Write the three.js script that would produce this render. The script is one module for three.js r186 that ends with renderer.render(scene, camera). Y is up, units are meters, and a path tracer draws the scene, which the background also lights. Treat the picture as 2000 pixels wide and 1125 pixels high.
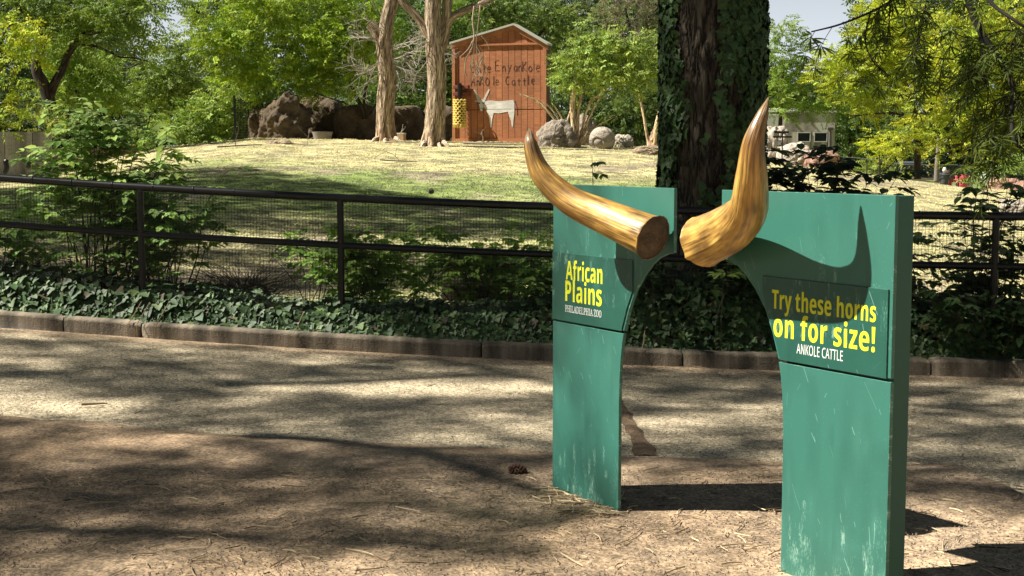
import * as THREE from 'three';
import { mergeGeometries, mergeVertices } from 'three/addons/utils/BufferGeometryUtils.js';
import { RoundedBoxGeometry } from 'three/addons/geometries/RoundedBoxGeometry.js';
import { TextGeometry } from 'three/addons/geometries/TextGeometry.js';
import { FontLoader } from 'three/addons/loaders/FontLoader.js';
import { MarchingCubes } from 'three/addons/objects/MarchingCubes.js';
import { ImprovedNoise } from 'three/addons/math/ImprovedNoise.js';

// ------------------------------------------------------------------ camera, sky, sun, exposure
const scene = new THREE.Scene();
const F = 2700, EYE = 1.55, PITCH = Math.atan(262.5 / F);
const camera = new THREE.PerspectiveCamera(2 * Math.atan(562.5 / F) * 180 / Math.PI, 16 / 9, 0.05, 900);
camera.position.set(0, EYE, 0);
camera.rotation.set(-PITCH, 0, 0);
scene.add(camera);

const renderer = new THREE.WebGLRenderer({ antialias: true });
renderer.toneMapping = THREE.LinearToneMapping;
renderer.toneMappingExposure = 2.35;
renderer.shadowMap.enabled = true;
renderer.shadowMap.type = THREE.PCFSoftShadowMap;

const SUN_AZ = -3 * Math.PI / 180, SUN_EL = 48.5 * Math.PI / 180;
const SUN = new THREE.Vector3(-Math.cos(SUN_AZ) * Math.cos(SUN_EL), Math.sin(SUN_EL), -Math.sin(SUN_AZ) * Math.cos(SUN_EL));
{
  const w = 256, h = 128, data = new Float32Array(w * h * 4);
  for (let j = 0; j < h; j++) for (let i = 0; i < w; i++) {
    const el = Math.max(0, ((j + 0.5) / h - 0.5) * Math.PI), t = Math.pow(1 - Math.sin(el), 5.0);
    const k = (j * w + i) * 4;
    data[k] = 0.024 + 0.43 * t; data[k + 1] = 0.033 + 0.455 * t; data[k + 2] = 0.046 + 0.48 * t; data[k + 3] = 1;
  }
  const sky = new THREE.DataTexture(data, w, h, THREE.RGBAFormat, THREE.FloatType);
  sky.mapping = THREE.EquirectangularReflectionMapping; sky.magFilter = sky.minFilter = THREE.LinearFilter; sky.needsUpdate = true;
  scene.background = sky; scene.environment = sky; 
}
const sun = new THREE.DirectionalLight(new THREE.Color().setRGB(1.0, 0.94, 0.83), 4.8);
sun.position.copy(SUN).multiplyScalar(60).add(new THREE.Vector3(0, 0, -15));
sun.target.position.set(0, 0, -15);
sun.castShadow = true; sun.shadow.mapSize.set(4096, 4096);
Object.assign(sun.shadow.camera, { left: -40, right: 40, top: 40, bottom: -40, near: 1, far: 160 });
scene.add(sun, sun.target);

// ------------------------------------------------------------------ helpers
const V = (x, y, z) => new THREE.Vector3(x, y, z);
const rng = s => { let a = (s * 2654435761) >>> 0; return () => { a = (a + 0x6D2B79F5) | 0; let t = Math.imul(a ^ (a >>> 15), 1 | a); t = (t + Math.imul(t ^ (t >>> 7), 61 | t)) ^ t; return ((t ^ (t >>> 14)) >>> 0) / 4294967296; }; };
const IN = new ImprovedNoise(), noise = (x, y, z = 0.37) => IN.noise(x, y, z);
const fbm = (x, y, z = 0.37, o = 4) => { let a = 0, k = 0.5; for (let i = 0; i < o; i++) { a += k * noise(x, y, z); x *= 2.03; y *= 2.03; z *= 2.03; k *= 0.5; } return a; };
const clamp = (x, a = 0, b = 1) => Math.min(b, Math.max(a, x)), lerp = (a, b, t) => a + (b - a) * t;
const sstep = (a, b, x) => { const t = clamp((x - a) / (b - a)); return t * t * (3 - 2 * t); };
const interp = (xs, ys, x) => { if (x <= xs[0]) return ys[0]; for (let i = 1; i < xs.length; i++) if (x <= xs[i]) return lerp(ys[i - 1], ys[i], (x - xs[i - 1]) / (xs[i] - xs[i - 1])); return ys[ys.length - 1]; };
const cP = Math.cos(PITCH), sP = Math.sin(PITCH);
const ray = (px, py) => { const x = (px - 1000) / F, y = -(py - 562.5) / F; return V(x, y * cP - sP, -(cP + y * sP)); };
const at = (px, py, d) => { const r = ray(px, py), t = -d / r.z; return V(r.x * t, EYE + r.y * t, -d); };   // the point at that distance in front
const atY = (px, py, Y = 0) => { const r = ray(px, py), t = (Y - EYE) / r.y; return V(r.x * t, Y, r.z * t); };
const PX = d => d / F;                                               // metres of one photograph pixel at that distance
const rgb = (r, g, b) => new THREE.Color().setRGB(r, g, b);

const used = {};
const numbered = n => { const k = used[n] = (used[n] ?? -1) + 1; return k ? `${n}_${String(k).padStart(3, '0')}` : n; };
function tag(o, label, category, group, kind) { if (label) o.userData.label = label; if (category) o.userData.category = category; if (group) o.userData.group = group; if (kind) o.userData.kind = kind; return o; }
function thing(name, label, category, pos = V(0, 0, 0), turn = 0, group) {
  const o = new THREE.Group(); o.name = numbered(name); o.position.copy(pos); o.rotation.y = turn; scene.add(o); return tag(o, label, category, group);
}
function mesh(name, geo, mat, parent = scene) {
  const m = new THREE.Mesh(geo, mat); m.name = parent === scene ? numbered(name) : name; m.castShadow = m.receiveShadow = true; parent.add(m); return m;
}
const struct = (name, geo, mat, parent = scene) => { const m = mesh(name, geo, mat, parent); if (parent === scene) m.userData.kind = 'structure'; return m; };
function instanced(name, geo, mat, mats, cols, parent, kind) {
  const m = new THREE.InstancedMesh(geo, mat, mats.length); m.name = parent === scene ? numbered(name) : name;
  for (let i = 0; i < mats.length; i++) { m.setMatrixAt(i, mats[i]); if (cols) m.setColorAt(i, cols[i]); }
  m.castShadow = m.receiveShadow = true; if (kind) m.userData.kind = kind; parent.add(m); return m;
}
// a builder that collects tubes, boxes and quads into one geometry
class MB {
  constructor() { this.p = []; this.u = []; this.c = []; this.i = []; this.hasC = false; }
  v(x, y, z, u = 0, w = 0, c) { this.p.push(x, y, z); this.u.push(u, w); if (c) { this.hasC = true; this.c.push(c[0], c[1], c[2]); } else this.c.push(1, 1, 1); return this.p.length / 3 - 1; }
  quad(a, b, c, d) { this.i.push(a, b, c, a, c, d); }
  tube(pts, rad, sides = 6, o = {}) {
    const n = pts.length, T = [], rf = typeof rad === 'function' ? rad : Array.isArray(rad) ? (t => interp(rad.map((_, k) => k / (rad.length - 1)), rad, t)) : () => rad;
    for (let k = 0; k < n; k++) T.push(pts[Math.min(n - 1, k + 1)].clone().sub(pts[Math.max(0, k - 1)]).normalize());
    let N = Math.abs(T[0].y) < 0.9 ? V(0, 1, 0) : V(1, 0, 0); N.sub(T[0].clone().multiplyScalar(N.dot(T[0]))).normalize();
    let L = 0; const first = this.p.length / 3;
    for (let k = 0; k < n; k++) {
      if (k) { L += pts[k].distanceTo(pts[k - 1]); N.sub(T[k].clone().multiplyScalar(N.dot(T[k]))).normalize(); }
      const B = T[k].clone().cross(N), t = k / (n - 1), r0 = rf(t);
      for (let s = 0; s <= sides; s++) {
        const a = s / sides * Math.PI * 2; let r = r0; if (o.disp) r *= o.disp(s === sides ? 0 : a, L, t);
        const q = pts[k].clone().addScaledVector(N, Math.cos(a) * r).addScaledVector(B, Math.sin(a) * r);
        this.v(q.x, q.y, q.z, s / sides * Math.max(0.02, 2 * Math.PI * (o.ur ?? r0)), L, o.color ? o.color(a, L, t) : undefined);
      }
    }
    const m = sides + 1;
    for (let k = 0; k < n - 1; k++) for (let s = 0; s < sides; s++) { const a = first + k * m + s; this.quad(a, a + 1, a + m + 1, a + m); }
    if (!o.open) for (const [k, flip] of [[0, 1], [n - 1, 0]]) {
      const c = this.v(pts[k].x, pts[k].y, pts[k].z, 0, 0, o.color ? o.color(0, 0, k ? 1 : 0) : undefined);
      for (let s = 0; s < sides; s++) { const a = first + k * m + s; flip ? this.i.push(c, a + 1, a) : this.i.push(c, a, a + 1); }
    }
    return this;
  }
  box(cx, cy, cz, w, h, d) {
    const x = w / 2, y = h / 2, z = d / 2;
    for (const [n, a, b] of [[[1, 0, 0], [0, 0, -1], [0, 1, 0]], [[-1, 0, 0], [0, 0, 1], [0, 1, 0]], [[0, 1, 0], [1, 0, 0], [0, 0, -1]], [[0, -1, 0], [1, 0, 0], [0, 0, 1]], [[0, 0, 1], [1, 0, 0], [0, 1, 0]], [[0, 0, -1], [-1, 0, 0], [0, 1, 0]]]) {
      const k = [[-1, -1], [1, -1], [1, 1], [-1, 1]].map(([s, t]) => { const q = [0, 1, 2].map(j => (n[j] + a[j] * s + b[j] * t) * [x, y, z][j]); return this.v(cx + q[0], cy + q[1], cz + q[2], s * (Math.abs(a[0]) * x + Math.abs(a[2]) * z), t * (Math.abs(b[1]) * y + Math.abs(b[2]) * z)); });
      this.quad(...k);
    }
    return this;
  }
  geo(flat) {
    let g = new THREE.BufferGeometry(); g.setAttribute('position', new THREE.Float32BufferAttribute(this.p, 3)); g.setAttribute('uv', new THREE.Float32BufferAttribute(this.u, 2));
    if (this.hasC) g.setAttribute('color', new THREE.Float32BufferAttribute(this.c, 3));
    g.setIndex(this.i); g.computeVertexNormals(); return g;
  }
}
const curve = (pts, n) => new THREE.CatmullRomCurve3(pts, false, 'centripetal').getPoints(n);
const boxGeo = (w, h, d, x = 0, y = 0, z = 0, r = 0.004) => { const g = r ? new RoundedBoxGeometry(w, h, d, 1, Math.min(r, w / 3, h / 3, d / 3)) : new THREE.BoxGeometry(w, h, d); g.translate(x, y, z); return g; };

// periodic noise for textures
const hash = (x, y, s) => { let h = Math.imul(x, 374761393) ^ Math.imul(y, 668265263) ^ Math.imul(s, 1274126177); h = Math.imul(h ^ (h >>> 13), 1274126177); return ((h ^ (h >>> 16)) >>> 0) / 4294967296; };
function vn(x, y, px, py, s) {
  const xi = Math.floor(x), yi = Math.floor(y), fx = x - xi, fy = y - yi, u = fx * fx * (3 - 2 * fx), v = fy * fy * (3 - 2 * fy), m = (a, p) => ((a % p) + p) % p;
  const x0 = m(xi, px), x1 = m(xi + 1, px), y0 = m(yi, py), y1 = m(yi + 1, py);
  return lerp(lerp(hash(x0, y0, s), hash(x1, y0, s), u), lerp(hash(x0, y1, s), hash(x1, y1, s), u), v);
}
function tf(u, v, px, py, s, o = 4) { let a = 0, k = 0.5, t = 0; for (let i = 0; i < o; i++) { a += k * vn(u * px, v * py, px, py, s + i); t += k; px *= 2; py *= 2; k *= 0.55; } return a / t; }
function tex(n, m, fn, srgb = true) {
  const d = new Uint8Array(n * m * 4);
  for (let j = 0; j < m; j++) for (let i = 0; i < n; i++) { const c = fn((i + 0.5) / n, (j + 0.5) / m), k = (j * n + i) * 4; for (let q = 0; q < 3; q++) d[k + q] = clamp(c[q]) * 255; d[k + 3] = 255; }
  const t = new THREE.DataTexture(d, n, m, THREE.RGBAFormat); t.wrapS = t.wrapT = THREE.RepeatWrapping; t.magFilter = THREE.LinearFilter; t.minFilter = THREE.LinearMipmapLinearFilter; t.generateMipmaps = true;
  if (srgb) t.colorSpace = THREE.SRGBColorSpace; t.needsUpdate = true; return t;
}
const rep = (t, a, b = a) => { const c = t.clone(); c.repeat.set(a, b); c.needsUpdate = true; return c; };
const g3 = x => [x, x, x];

// ------------------------------------------------------------------ textures and materials
const T = {};
T.asphalt = tex(1024, 1024, (u, v) => { const big = tf(u, v, 3, 3, 11, 4), f = vn(u * 260, v * 260, 260, 260, 5), f2 = vn(u * 130, v * 130, 130, 130, 6), dark = hash(Math.floor(u * 330), Math.floor(v * 330), 9) > 0.955 ? 0.55 : 1; const gr = vn(u * 70, v * 70, 70, 70, 7), gr2 = vn(u * 110, v * 110, 110, 110, 8); const k = (0.74 + 0.16 * (big - 0.5) + 0.07 * (gr - 0.5) + 0.12 * (gr2 - 0.5) + 0.36 * (f - 0.5) + 0.26 * (f2 - 0.5)) * dark; return [k * 1.03, k * 0.98, k * 0.87]; });
T.asphaltB = tex(1024, 1024, (u, v) => g3(0.5 + 0.5 * (vn(u * 200, v * 200, 200, 200, 5) - 0.5) + 0.3 * (vn(u * 100, v * 100, 100, 100, 6) - 0.5)), false);
T.dirt = tex(1024, 1024, (u, v) => { const big = tf(u, v, 4, 4, 21, 5), f = vn(u * 230, v * 230, 230, 230, 25), m = tf(u, v, 30, 30, 26, 3); const g = vn(u * 110, v * 110, 110, 110, 27); const k = 0.66 + 0.34 * (big - 0.5) + 0.34 * (f - 0.5) + 0.3 * (m - 0.5) + 0.10 * (g - 0.5); return [k * 1.06, k * 0.9, k * 0.74]; });
T.dirtB = tex(1024, 1024, (u, v) => g3(0.45 * tf(u, v, 24, 24, 31, 3) + 0.4 * vn(u * 150, v * 150, 150, 150, 32) + 0.15 * vn(u * 300, v * 300, 300, 300, 33)), false);
T.bark = tex(512, 1024, (u, v) => { const w = u + 0.05 * (tf(u, v, 4, 4, 40, 2) - 0.5), r = Math.abs(tf(w, v, 16, 5, 41, 4) - 0.5) * 2, k = 0.34 + 0.75 * Math.pow(clamp(r * 2.2), 0.6); return [k, k * 0.93, k * 0.84]; });
T.barkB = tex(512, 1024, (u, v) => { const w = u + 0.05 * (tf(u, v, 4, 4, 40, 2) - 0.5); return g3(Math.pow(clamp(Math.abs(tf(w, v, 16, 5, 41, 4) - 0.5) * 4.4), 0.6)); }, false);
T.rock = tex(512, 512, (u, v) => { const k = 0.72 + 0.5 * (tf(u, v, 5, 5, 51, 6) - 0.5) + 0.25 * (vn(u * 120, v * 120, 120, 120, 57) - 0.5); return [k, k * 0.97, k * 0.93]; });
T.rockB = tex(512, 512, (u, v) => g3(tf(u, v, 8, 8, 53, 6)), false);
T.horn = tex(512, 1024, (u, v) => { const s = tf(u, v, 64, 8, 61, 4), b = tf(u, v, 5, 4, 63, 4), d = tf(u, v, 20, 9, 66, 3); const k = 0.82 + 0.46 * (s - 0.5) + 0.55 * (b - 0.5) + 0.5 * (d - 0.5); return [clamp(k * 1.06), clamp(k * 0.95 + 0.01), clamp(k * 0.80)]; });
T.hornB = tex(512, 1024, (u, v) => g3(0.6 * tf(u, v, 60, 4, 61, 4) + 0.4 * tf(u, v, 6, 9, 63, 4)), false);
T.wood = tex(512, 512, (u, v) => { const k = 0.86 + 0.22 * (tf(u, v, 6, 60, 71, 3) - 0.5) + 0.2 * (tf(u, v, 4, 3, 73, 4) - 0.5) - (vn(u * 10, v * 110, 10, 110, 76) > 0.9 ? 0.13 : 0); return g3(k); });
T.conc = tex(512, 512, (u, v) => { const st = tf(u, v, 14, 1, 83, 4), k = 0.78 + 0.36 * (tf(u, v, 4, 4, 81, 5) - 0.5) + 0.75 * (st - 0.5) + 0.12 * (vn(u * 140, v * 140, 140, 140, 88) - 0.5); return [k, k * 0.97, k * 0.93]; });
T.concB = tex(512, 512, (u, v) => g3(0.5 * tf(u, v, 8, 8, 82, 5) + 0.5 * vn(u * 110, v * 110, 110, 110, 89)), false);
T.grass = tex(512, 512, (u, v) => { const k = 0.86 + 0.85 * (tf(u, v, 11, 11, 91, 5) - 0.5) + 0.3 * (vn(u * 150, v * 90, 150, 90, 95) - 0.5); return g3(k); });

const std = o => new THREE.MeshStandardMaterial({ roughness: 0.85, ...o });
const M = {
  asphalt: std({ color: rgb(0.80, 0.75, 0.66), map: rep(T.asphalt, 0.5), bumpMap: rep(T.asphaltB, 0.5), bumpScale: 0.004, roughness: 0.92, vertexColors: true }),
  dirt: std({ color: rgb(0.72, 0.75, 0.73), map: rep(T.dirt, 0.5), bumpMap: rep(T.dirtB, 0.5), bumpScale: 0.006, roughness: 1, vertexColors: true }),
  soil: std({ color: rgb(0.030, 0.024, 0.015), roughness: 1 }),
  grass: std({ color: rgb(1, 1, 1), map: rep(T.grass, 0.35), bumpMap: rep(T.grass, 0.35), bumpScale: 0.07, roughness: 1, vertexColors: true }),
  curb: std({ color: rgb(0.31, 0.275, 0.22), map: rep(T.conc, 1.2), bumpMap: rep(T.concB, 1.2), bumpScale: 0.006, roughness: 0.95 }),
  wall: std({ color: rgb(0.60, 0.60, 0.60), map: rep(T.conc, 0.5), bumpMap: rep(T.concB, 0.5), bumpScale: 0.01 }),
  black: std({ color: rgb(0.006, 0.0065, 0.007), roughness: 0.33 }),
  wire: std({ color: rgb(0.012, 0.012, 0.012), roughness: 0.6 }),
  bark: std({ color: rgb(0.080, 0.071, 0.060), map: rep(T.bark, 1.3, 1.3), bumpMap: rep(T.barkB, 1.3, 1.3), bumpScale: 0.03, roughness: 1 }),
  darkBark: std({ color: rgb(0.055, 0.042, 0.032), map: rep(T.bark, 1, 0.6), roughness: 1 }),
  twig: std({ color: rgb(0.020, 0.016, 0.012), roughness: 0.9 }),
  stem: std({ color: rgb(0.05, 0.045, 0.025), roughness: 0.9 }),
  deadBark: std({ color: rgb(0.80, 0.73, 0.66), map: rep(T.bark, 2.6, 0.9), bumpMap: rep(T.barkB, 1.3, 0.6), bumpScale: 0.03, roughness: 1, vertexColors: true }),
  deadTwig: std({ color: rgb(0.34, 0.31, 0.26), roughness: 1 }),
  paleStem: std({ color: rgb(0.85, 0.72, 0.52), map: rep(T.bark, 3, 1), roughness: 1 }),
  leaf: new THREE.MeshPhysicalMaterial({ color: 0xffffff, roughness: 0.75, transmission: 0.5, thickness: 0, side: THREE.DoubleSide, specularIntensity: 0.35 }),
  oakLeaf: new THREE.MeshPhysicalMaterial({ color: 0xffffff, roughness: 0.8, transmission: 0.15, thickness: 0, side: THREE.DoubleSide, specularIntensity: 0.3 }),
  gloss: new THREE.MeshPhysicalMaterial({ color: 0xffffff, roughness: 0.58, transmission: 0.12, specularIntensity: 0.7, thickness: 0, side: THREE.DoubleSide }),
  blade: std({ color: 0xffffff, roughness: 1, side: THREE.DoubleSide }),
};
const rockMat = (r, g, b) => std({ color: rgb(r * 1.55, g * 1.55, b * 1.55), map: rep(T.rock, 1), bumpMap: rep(T.rockB, 1.5), bumpScale: 0.06, roughness: 1 });

// ------------------------------------------------------------------ lie of the land
const tilt = x => { const q = clamp(x, -8, 8) - 0.3; return -0.05 - 0.03 * q + 0.004 * q * q; };
const fenceD = x => 10.93 - 0.102 * (x - 0.32) - 0.012 * (x - 0.32) * (x > 0.32 ? (x - 0.32) : 0);
const curbD = x => fenceD(x) - 0.34;
const G = (x, d) => tilt(x) * sstep(6, 10.5, d);
const crestH = x => interp([-40, -16, -12.7, -10.5, -9.15, -7.04, -3.5, -0.4, 4.1, 7, 9.7, 12.4, 16, 40], [0.7, 0.9, 1.15, 1.5, 1.76, 1.97, 1.9, 1.86, 1.70, 1.3, 0.92, 0.54, 0.3, 0], x);
const farH = x => interp([-60, 6, 12, 80], [1.2, 1.0, -1.0, -1.2], x);
function land(x, d) {
  const f = G(x, fenceD(x)) + 0.10, e = clamp((d - 11.6) / (38 - 11.6)), c = crestH(x * 38 / Math.max(d, 20));
  let h = lerp(f, c, lerp(e, sstep(0, 1, e), 0.35));
  if (d > 40) h = lerp(c, farH(x * 38 / d), sstep(40, 72, d));
  return h + 0.035 * fbm(x * 0.7, d * 0.7, 3.3, 3) * sstep(12, 15, d);
}
function sheet(us, vs, fn, colr) {           // a grid of points fn(u, v) with uv in metres
  const mb = new MB();
  for (const v of vs) for (const u of us) { const p = fn(u, v); mb.v(p.x, p.y, p.z, p.x, -p.z, colr ? colr(p.x, -p.z, u, v) : undefined); }
  for (let j = 0; j < vs.length - 1; j++) for (let i = 0; i < us.length - 1; i++) { const a = j * us.length + i; mb.quad(a, a + 1, a + us.length + 1, a + us.length); }
  return mb.geo();
}
const range = (a, b, n) => Array.from({ length: n + 1 }, (_, i) => lerp(a, b, i / n));

// the path: one sheet from behind the camera to the kerb
{
  const xs = [-40, -25, -14, ...range(-8, 8, 90), 14, 25, 40];
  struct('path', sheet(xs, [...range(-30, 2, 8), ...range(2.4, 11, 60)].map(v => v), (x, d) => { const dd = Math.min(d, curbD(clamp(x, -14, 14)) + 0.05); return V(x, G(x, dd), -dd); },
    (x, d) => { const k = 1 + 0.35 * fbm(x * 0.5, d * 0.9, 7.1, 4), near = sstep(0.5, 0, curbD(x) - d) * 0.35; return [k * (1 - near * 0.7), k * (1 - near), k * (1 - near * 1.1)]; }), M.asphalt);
  // the strip of bare dirt this side of it, with a ragged edge that thins out over the asphalt
  const edge = [[-300, 800], [-100, 815], [0, 822], [200, 836], [400, 848], [600, 856], [830, 868], [1078, 882], [1250, 890], [1500, 898], [1760, 905], [1885, 905], [1925, 930], [2000, 968], [2150, 1010], [2500, 1060]].map(([a, b]) => atY(a, b, 0));
  const ex = edge.map(p => p.x), ed = edge.map(p => -p.z);
  const edgeD = x => interp(ex, ed, x) + 0.10 * fbm(x * 2.1, 0.4, 1.7, 5);
  struct('bare_dirt', sheet([-20, -10, ...range(-5, 5, 170), 10, 20], [...range(-14, 3, 8), ...range(3.1, 8.6, 120)], (x, d) => {
    const in_ = interp(ex, ed, x) + 0.13 * fbm(x * 2.1, d * 2.1, 1.7, 5) - d;
    const h = clamp(in_ * 0.10, -0.02, 0.022) + 0.012 * fbm(x * 1.6, d * 1.6, 9.2, 4) * sstep(0, 0.3, in_);
    return V(x, G(x, d) + h + 0.001, -d);
  }, (x, d) => { const k = 1 + 0.5 * fbm(x * 0.8, d * 1.1, 4.4, 4), red = 0.12 * fbm(x * 0.6, d * 0.6, 8.8, 3); return [k * (1 + red), k, k * (1 - red)]; }), M.dirt);
  // grit that has gathered along a crack in the asphalt
  const c0 = atY(1204, 770), c1 = atY(1264, 888), mb = new MB(), n = 40;
  for (let i = 0; i <= n; i++) { const t = i / n, x = lerp(c0.x, c1.x, t) + 0.015 * noise(t * 6, 2.2), d = lerp(-c0.z, -c1.z, t), w = 0.035 + 0.025 * noise(t * 9, 5.1) + 0.03 * sstep(0.7, 1, t), c = [0.55, 0.5, 0.46]; mb.v(x - w, G(x, d) + 0.002, -d, x - w, d, c); mb.v(x, G(x, d) + 0.009, -d, x, d, c); mb.v(x + w, G(x, d) + 0.002, -d, x + w, d, c); }
  for (let i = 0; i < n; i++) { const a = i * 3; mb.quad(a + 3, a + 4, a + 1, a); mb.quad(a + 4, a + 5, a + 2, a + 1); }
  struct('grit_line', mb.geo(), M.dirt);
}
// the kerb, stone by stone
{
  const kerb = new THREE.Group(); kerb.name = 'kerb'; kerb.userData.kind = 'structure'; scene.add(kerb);
  const pxX = px => { let x = 0; for (let k = 0; k < 6; k++) x = at(px, 640, curbD(x)).x; return x; };
  const joints = [-12, -8.4, pxX(-180), pxX(123), pxX(275), pxX(940), pxX(1335), pxX(1822), pxX(2250), 7, 11];
  const prof = [[0, -0.12], [0, 0.095], [0.012, 0.113], [0.03, 0.12], [0.15, 0.122], [0.165, 0.115], [0.17, -0.12]];
  for (let s = 0; s < joints.length - 1; s++) {
    const a = joints[s] + 0.005, b = joints[s + 1] - 0.006, n = Math.max(4, Math.round((b - a) / 0.06)), mb = new MB(), dy = 0.008 * (hash(s, 3, 5) - 0.5), m = prof.length;
    for (let i = 0; i <= n; i++) { const x = lerp(a, b, i / n), e = Math.min(i, n - i) === 0 ? 0.012 : 0; let L = 0; prof.forEach(([o, y], k) => { if (k) L += Math.hypot(o - prof[k - 1][0], y - prof[k - 1][1]); const w = 0.005 * fbm(x * 5, k * 1.3, s, 3); mb.v(x, G(x, curbD(x)) + y + dy + w - (y > 0 ? e : 0), -(curbD(x) + o + w + (k < 3 ? e : 0)), x + s * 0.37, L); }); }
    for (let i = 0; i < n; i++) for (let k = 0; k < m - 1; k++) { const q = i * m + k; mb.quad(q, q + m, q + m + 1, q + 1); }
    for (const i of [0, n]) { const f = i * m; for (let k = 1; k < m - 1; k++) mb.i.push(f, f + k, f + k + 1); }
    mesh('kerb_stone', mb.geo(), M.curb, kerb);
  }
}
// bed behind the kerb, rising into a low dark bank
const bankTop = x => interp([-6, -4.3, -3, -2, -1, 0, 0.5, 1.0, 2.2, 2.8, 3.4, 5], [0.34, 0.32, 0.27, 0.20, 0.20, 0.28, 0.42, 0.50, 0.50, 0.38, 0.40, 0.40], x) + 0.17 * fbm(x * 1.7, 1.1, 2.2, 3);
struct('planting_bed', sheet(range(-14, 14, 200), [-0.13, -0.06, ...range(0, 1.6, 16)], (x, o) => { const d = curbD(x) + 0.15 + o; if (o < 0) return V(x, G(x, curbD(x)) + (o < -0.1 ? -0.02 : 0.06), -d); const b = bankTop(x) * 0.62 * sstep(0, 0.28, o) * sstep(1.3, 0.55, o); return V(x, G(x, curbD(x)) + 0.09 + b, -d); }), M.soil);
// the enclosure: grass on a rising mound, running on to the horizon
const wet = (x, d) => {                                             // 1 green .. 0 straw, -1 bare
  const y = d < 38 ? d : 38; let g = 0.45 * fbm(x * 0.35, d * 0.22, 5.5, 4) * 2.2;
  g += interp([12, 14, 18, 21, 25, 28, 31, 36, 45, 90], [-0.05, 0.0, 0.28, 0.62, 0.62, 0.18, -0.14, -0.34, -0.1, 0.35], d);
  if (x > 2) g -= 0.5 * sstep(2, 5, x) * sstep(12, 16, d) * sstep(60, 45, d);
  return g;
};
const mix3 = (a, b, t) => a.map((q, i) => lerp(q, b[i], clamp(t)));
const grassCol = (x, d) => { const g = wet(x, d), straw = [0.53, 0.475, 0.24], green = [0.20, 0.27, 0.065], bare = [0.34, 0.27, 0.19]; let c = mix3(straw, green, sstep(-0.15, 0.75, g)); const b = sstep(0.12, 0.34, fbm(x * 0.5 + 7, d * 0.32, 6.1, 4) + 0.16 * sstep(17, 12.5, d)); return mix3(c, bare, b * 0.75); };
{
  const ds = [...range(11.3, 26, 110), ...range(26.3, 45, 70), 48, 52, 57, 63, 70, 78, 88, 100, 120, 150, 200, 280, 400, 600];
  const mb = new MB(), us = [...range(-3, -0.62, 12), ...range(-0.6, 0.6, 150), ...range(0.62, 3, 12)];
  for (const d of ds) for (const u of us) { const x = u * d; const dd = d; mb.v(x, land(x, dd), -dd, x, dd, grassCol(x, dd)); }
  for (let j = 0; j < ds.length - 1; j++) for (let i = 0; i < us.length - 1; i++) { const a = j * us.length + i; mb.quad(a, a + 1, a + us.length + 1, a + us.length); }
  struct('grass_ground', mb.geo(), M.grass);
}

// ------------------------------------------------------------------ leaves
function leafInto(mb, o, dir, nor, L, W, curl = 0.15, shape = 'oval') {        // one folded leaf
  const side = dir.clone().cross(nor).normalize(), P = (a, b, c) => o.clone().addScaledVector(dir, a * L).addScaledVector(side, b * W).addScaledVector(nor, c * L);
  if (shape === 'ivy') {
    const pts = [[0, 0], [0.02, 0.38], [0.30, 0.62], [0.42, 0.36], [0.62, 0.34], [1, 0], [0.62, -0.34], [0.42, -0.36], [0.30, -0.62], [0.02, -0.38]].map(([a, b]) => P(a, b, -curl * a * a + 0.10 * Math.abs(b)));
    const c = P(0.36, 0, -0.05), ci = mb.v(c.x, c.y, c.z), ix = pts.map(p => mb.v(p.x, p.y, p.z));
    for (let k = 0; k < ix.length; k++) mb.i.push(ci, ix[k], ix[(k + 1) % ix.length]);
    return;
  }
  const st = shape === 'fine' ? [[0.5, 0.5]] : [[0.25, 0.40], [0.55, 0.5], [0.82, 0.26]];
  const b0 = P(0, 0, 0), bi = mb.v(b0.x, b0.y, b0.z); let l = bi, r = bi, m = bi;
  for (const [a, w] of st) {
    const pl = P(a, w, 0.06 - curl * a * a), pr = P(a, -w, 0.06 - curl * a * a), pm = P(a, 0, -curl * a * a);
    const li = mb.v(pl.x, pl.y, pl.z), ri = mb.v(pr.x, pr.y, pr.z), mi = mb.v(pm.x, pm.y, pm.z);
    if (l === bi) mb.i.push(bi, li, mi, bi, mi, ri); else mb.i.push(l, li, mi, l, mi, m, m, mi, ri, m, ri, r);
    l = li; r = ri; m = mi;
  }
  const t = P(1, 0, -curl), ti = mb.v(t.x, t.y, t.z); mb.i.push(l, ti, m, m, ti, r);
}
const randDir = R => { const z = R() * 2 - 1, a = R() * 6.2832, s = Math.sqrt(1 - z * z); return V(s * Math.cos(a), z, s * Math.sin(a)); };
// a spray: leaves set alternately along a short twig, one leaf length = 1
function sprayGeo(seed, { n = 10, len = 3.4, w = 0.5, shape = 'oval', open = 0.9, flat = 0.35 } = {}) {
  const R = rng(seed), mb = new MB();
  for (let k = 0; k < n; k++) {
    const t = (k + 0.4) / n, a = (k % 2 ? 1 : -1) * (open + 0.35 * (R() - 0.5)) * (k === n - 1 ? 0.1 : 1), dir = V(Math.cos(a), -0.25 + 0.5 * (R() - 0.5), Math.sin(a)).normalize();
    const nor = V((R() - 0.5) * flat * 2, 1, (R() - 0.5) * flat * 2); nor.sub(dir.clone().multiplyScalar(nor.dot(dir))).normalize();
    leafInto(mb, V(t * len, -0.12 * t * t * len + 0.1 * (R() - 0.5), 0.1 * (R() - 0.5)), dir, nor, 0.75 + 0.5 * R(), w * (0.8 + 0.4 * R()), 0.1 + 0.2 * R(), shape);
  }
  return mb.geo();
}
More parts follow.
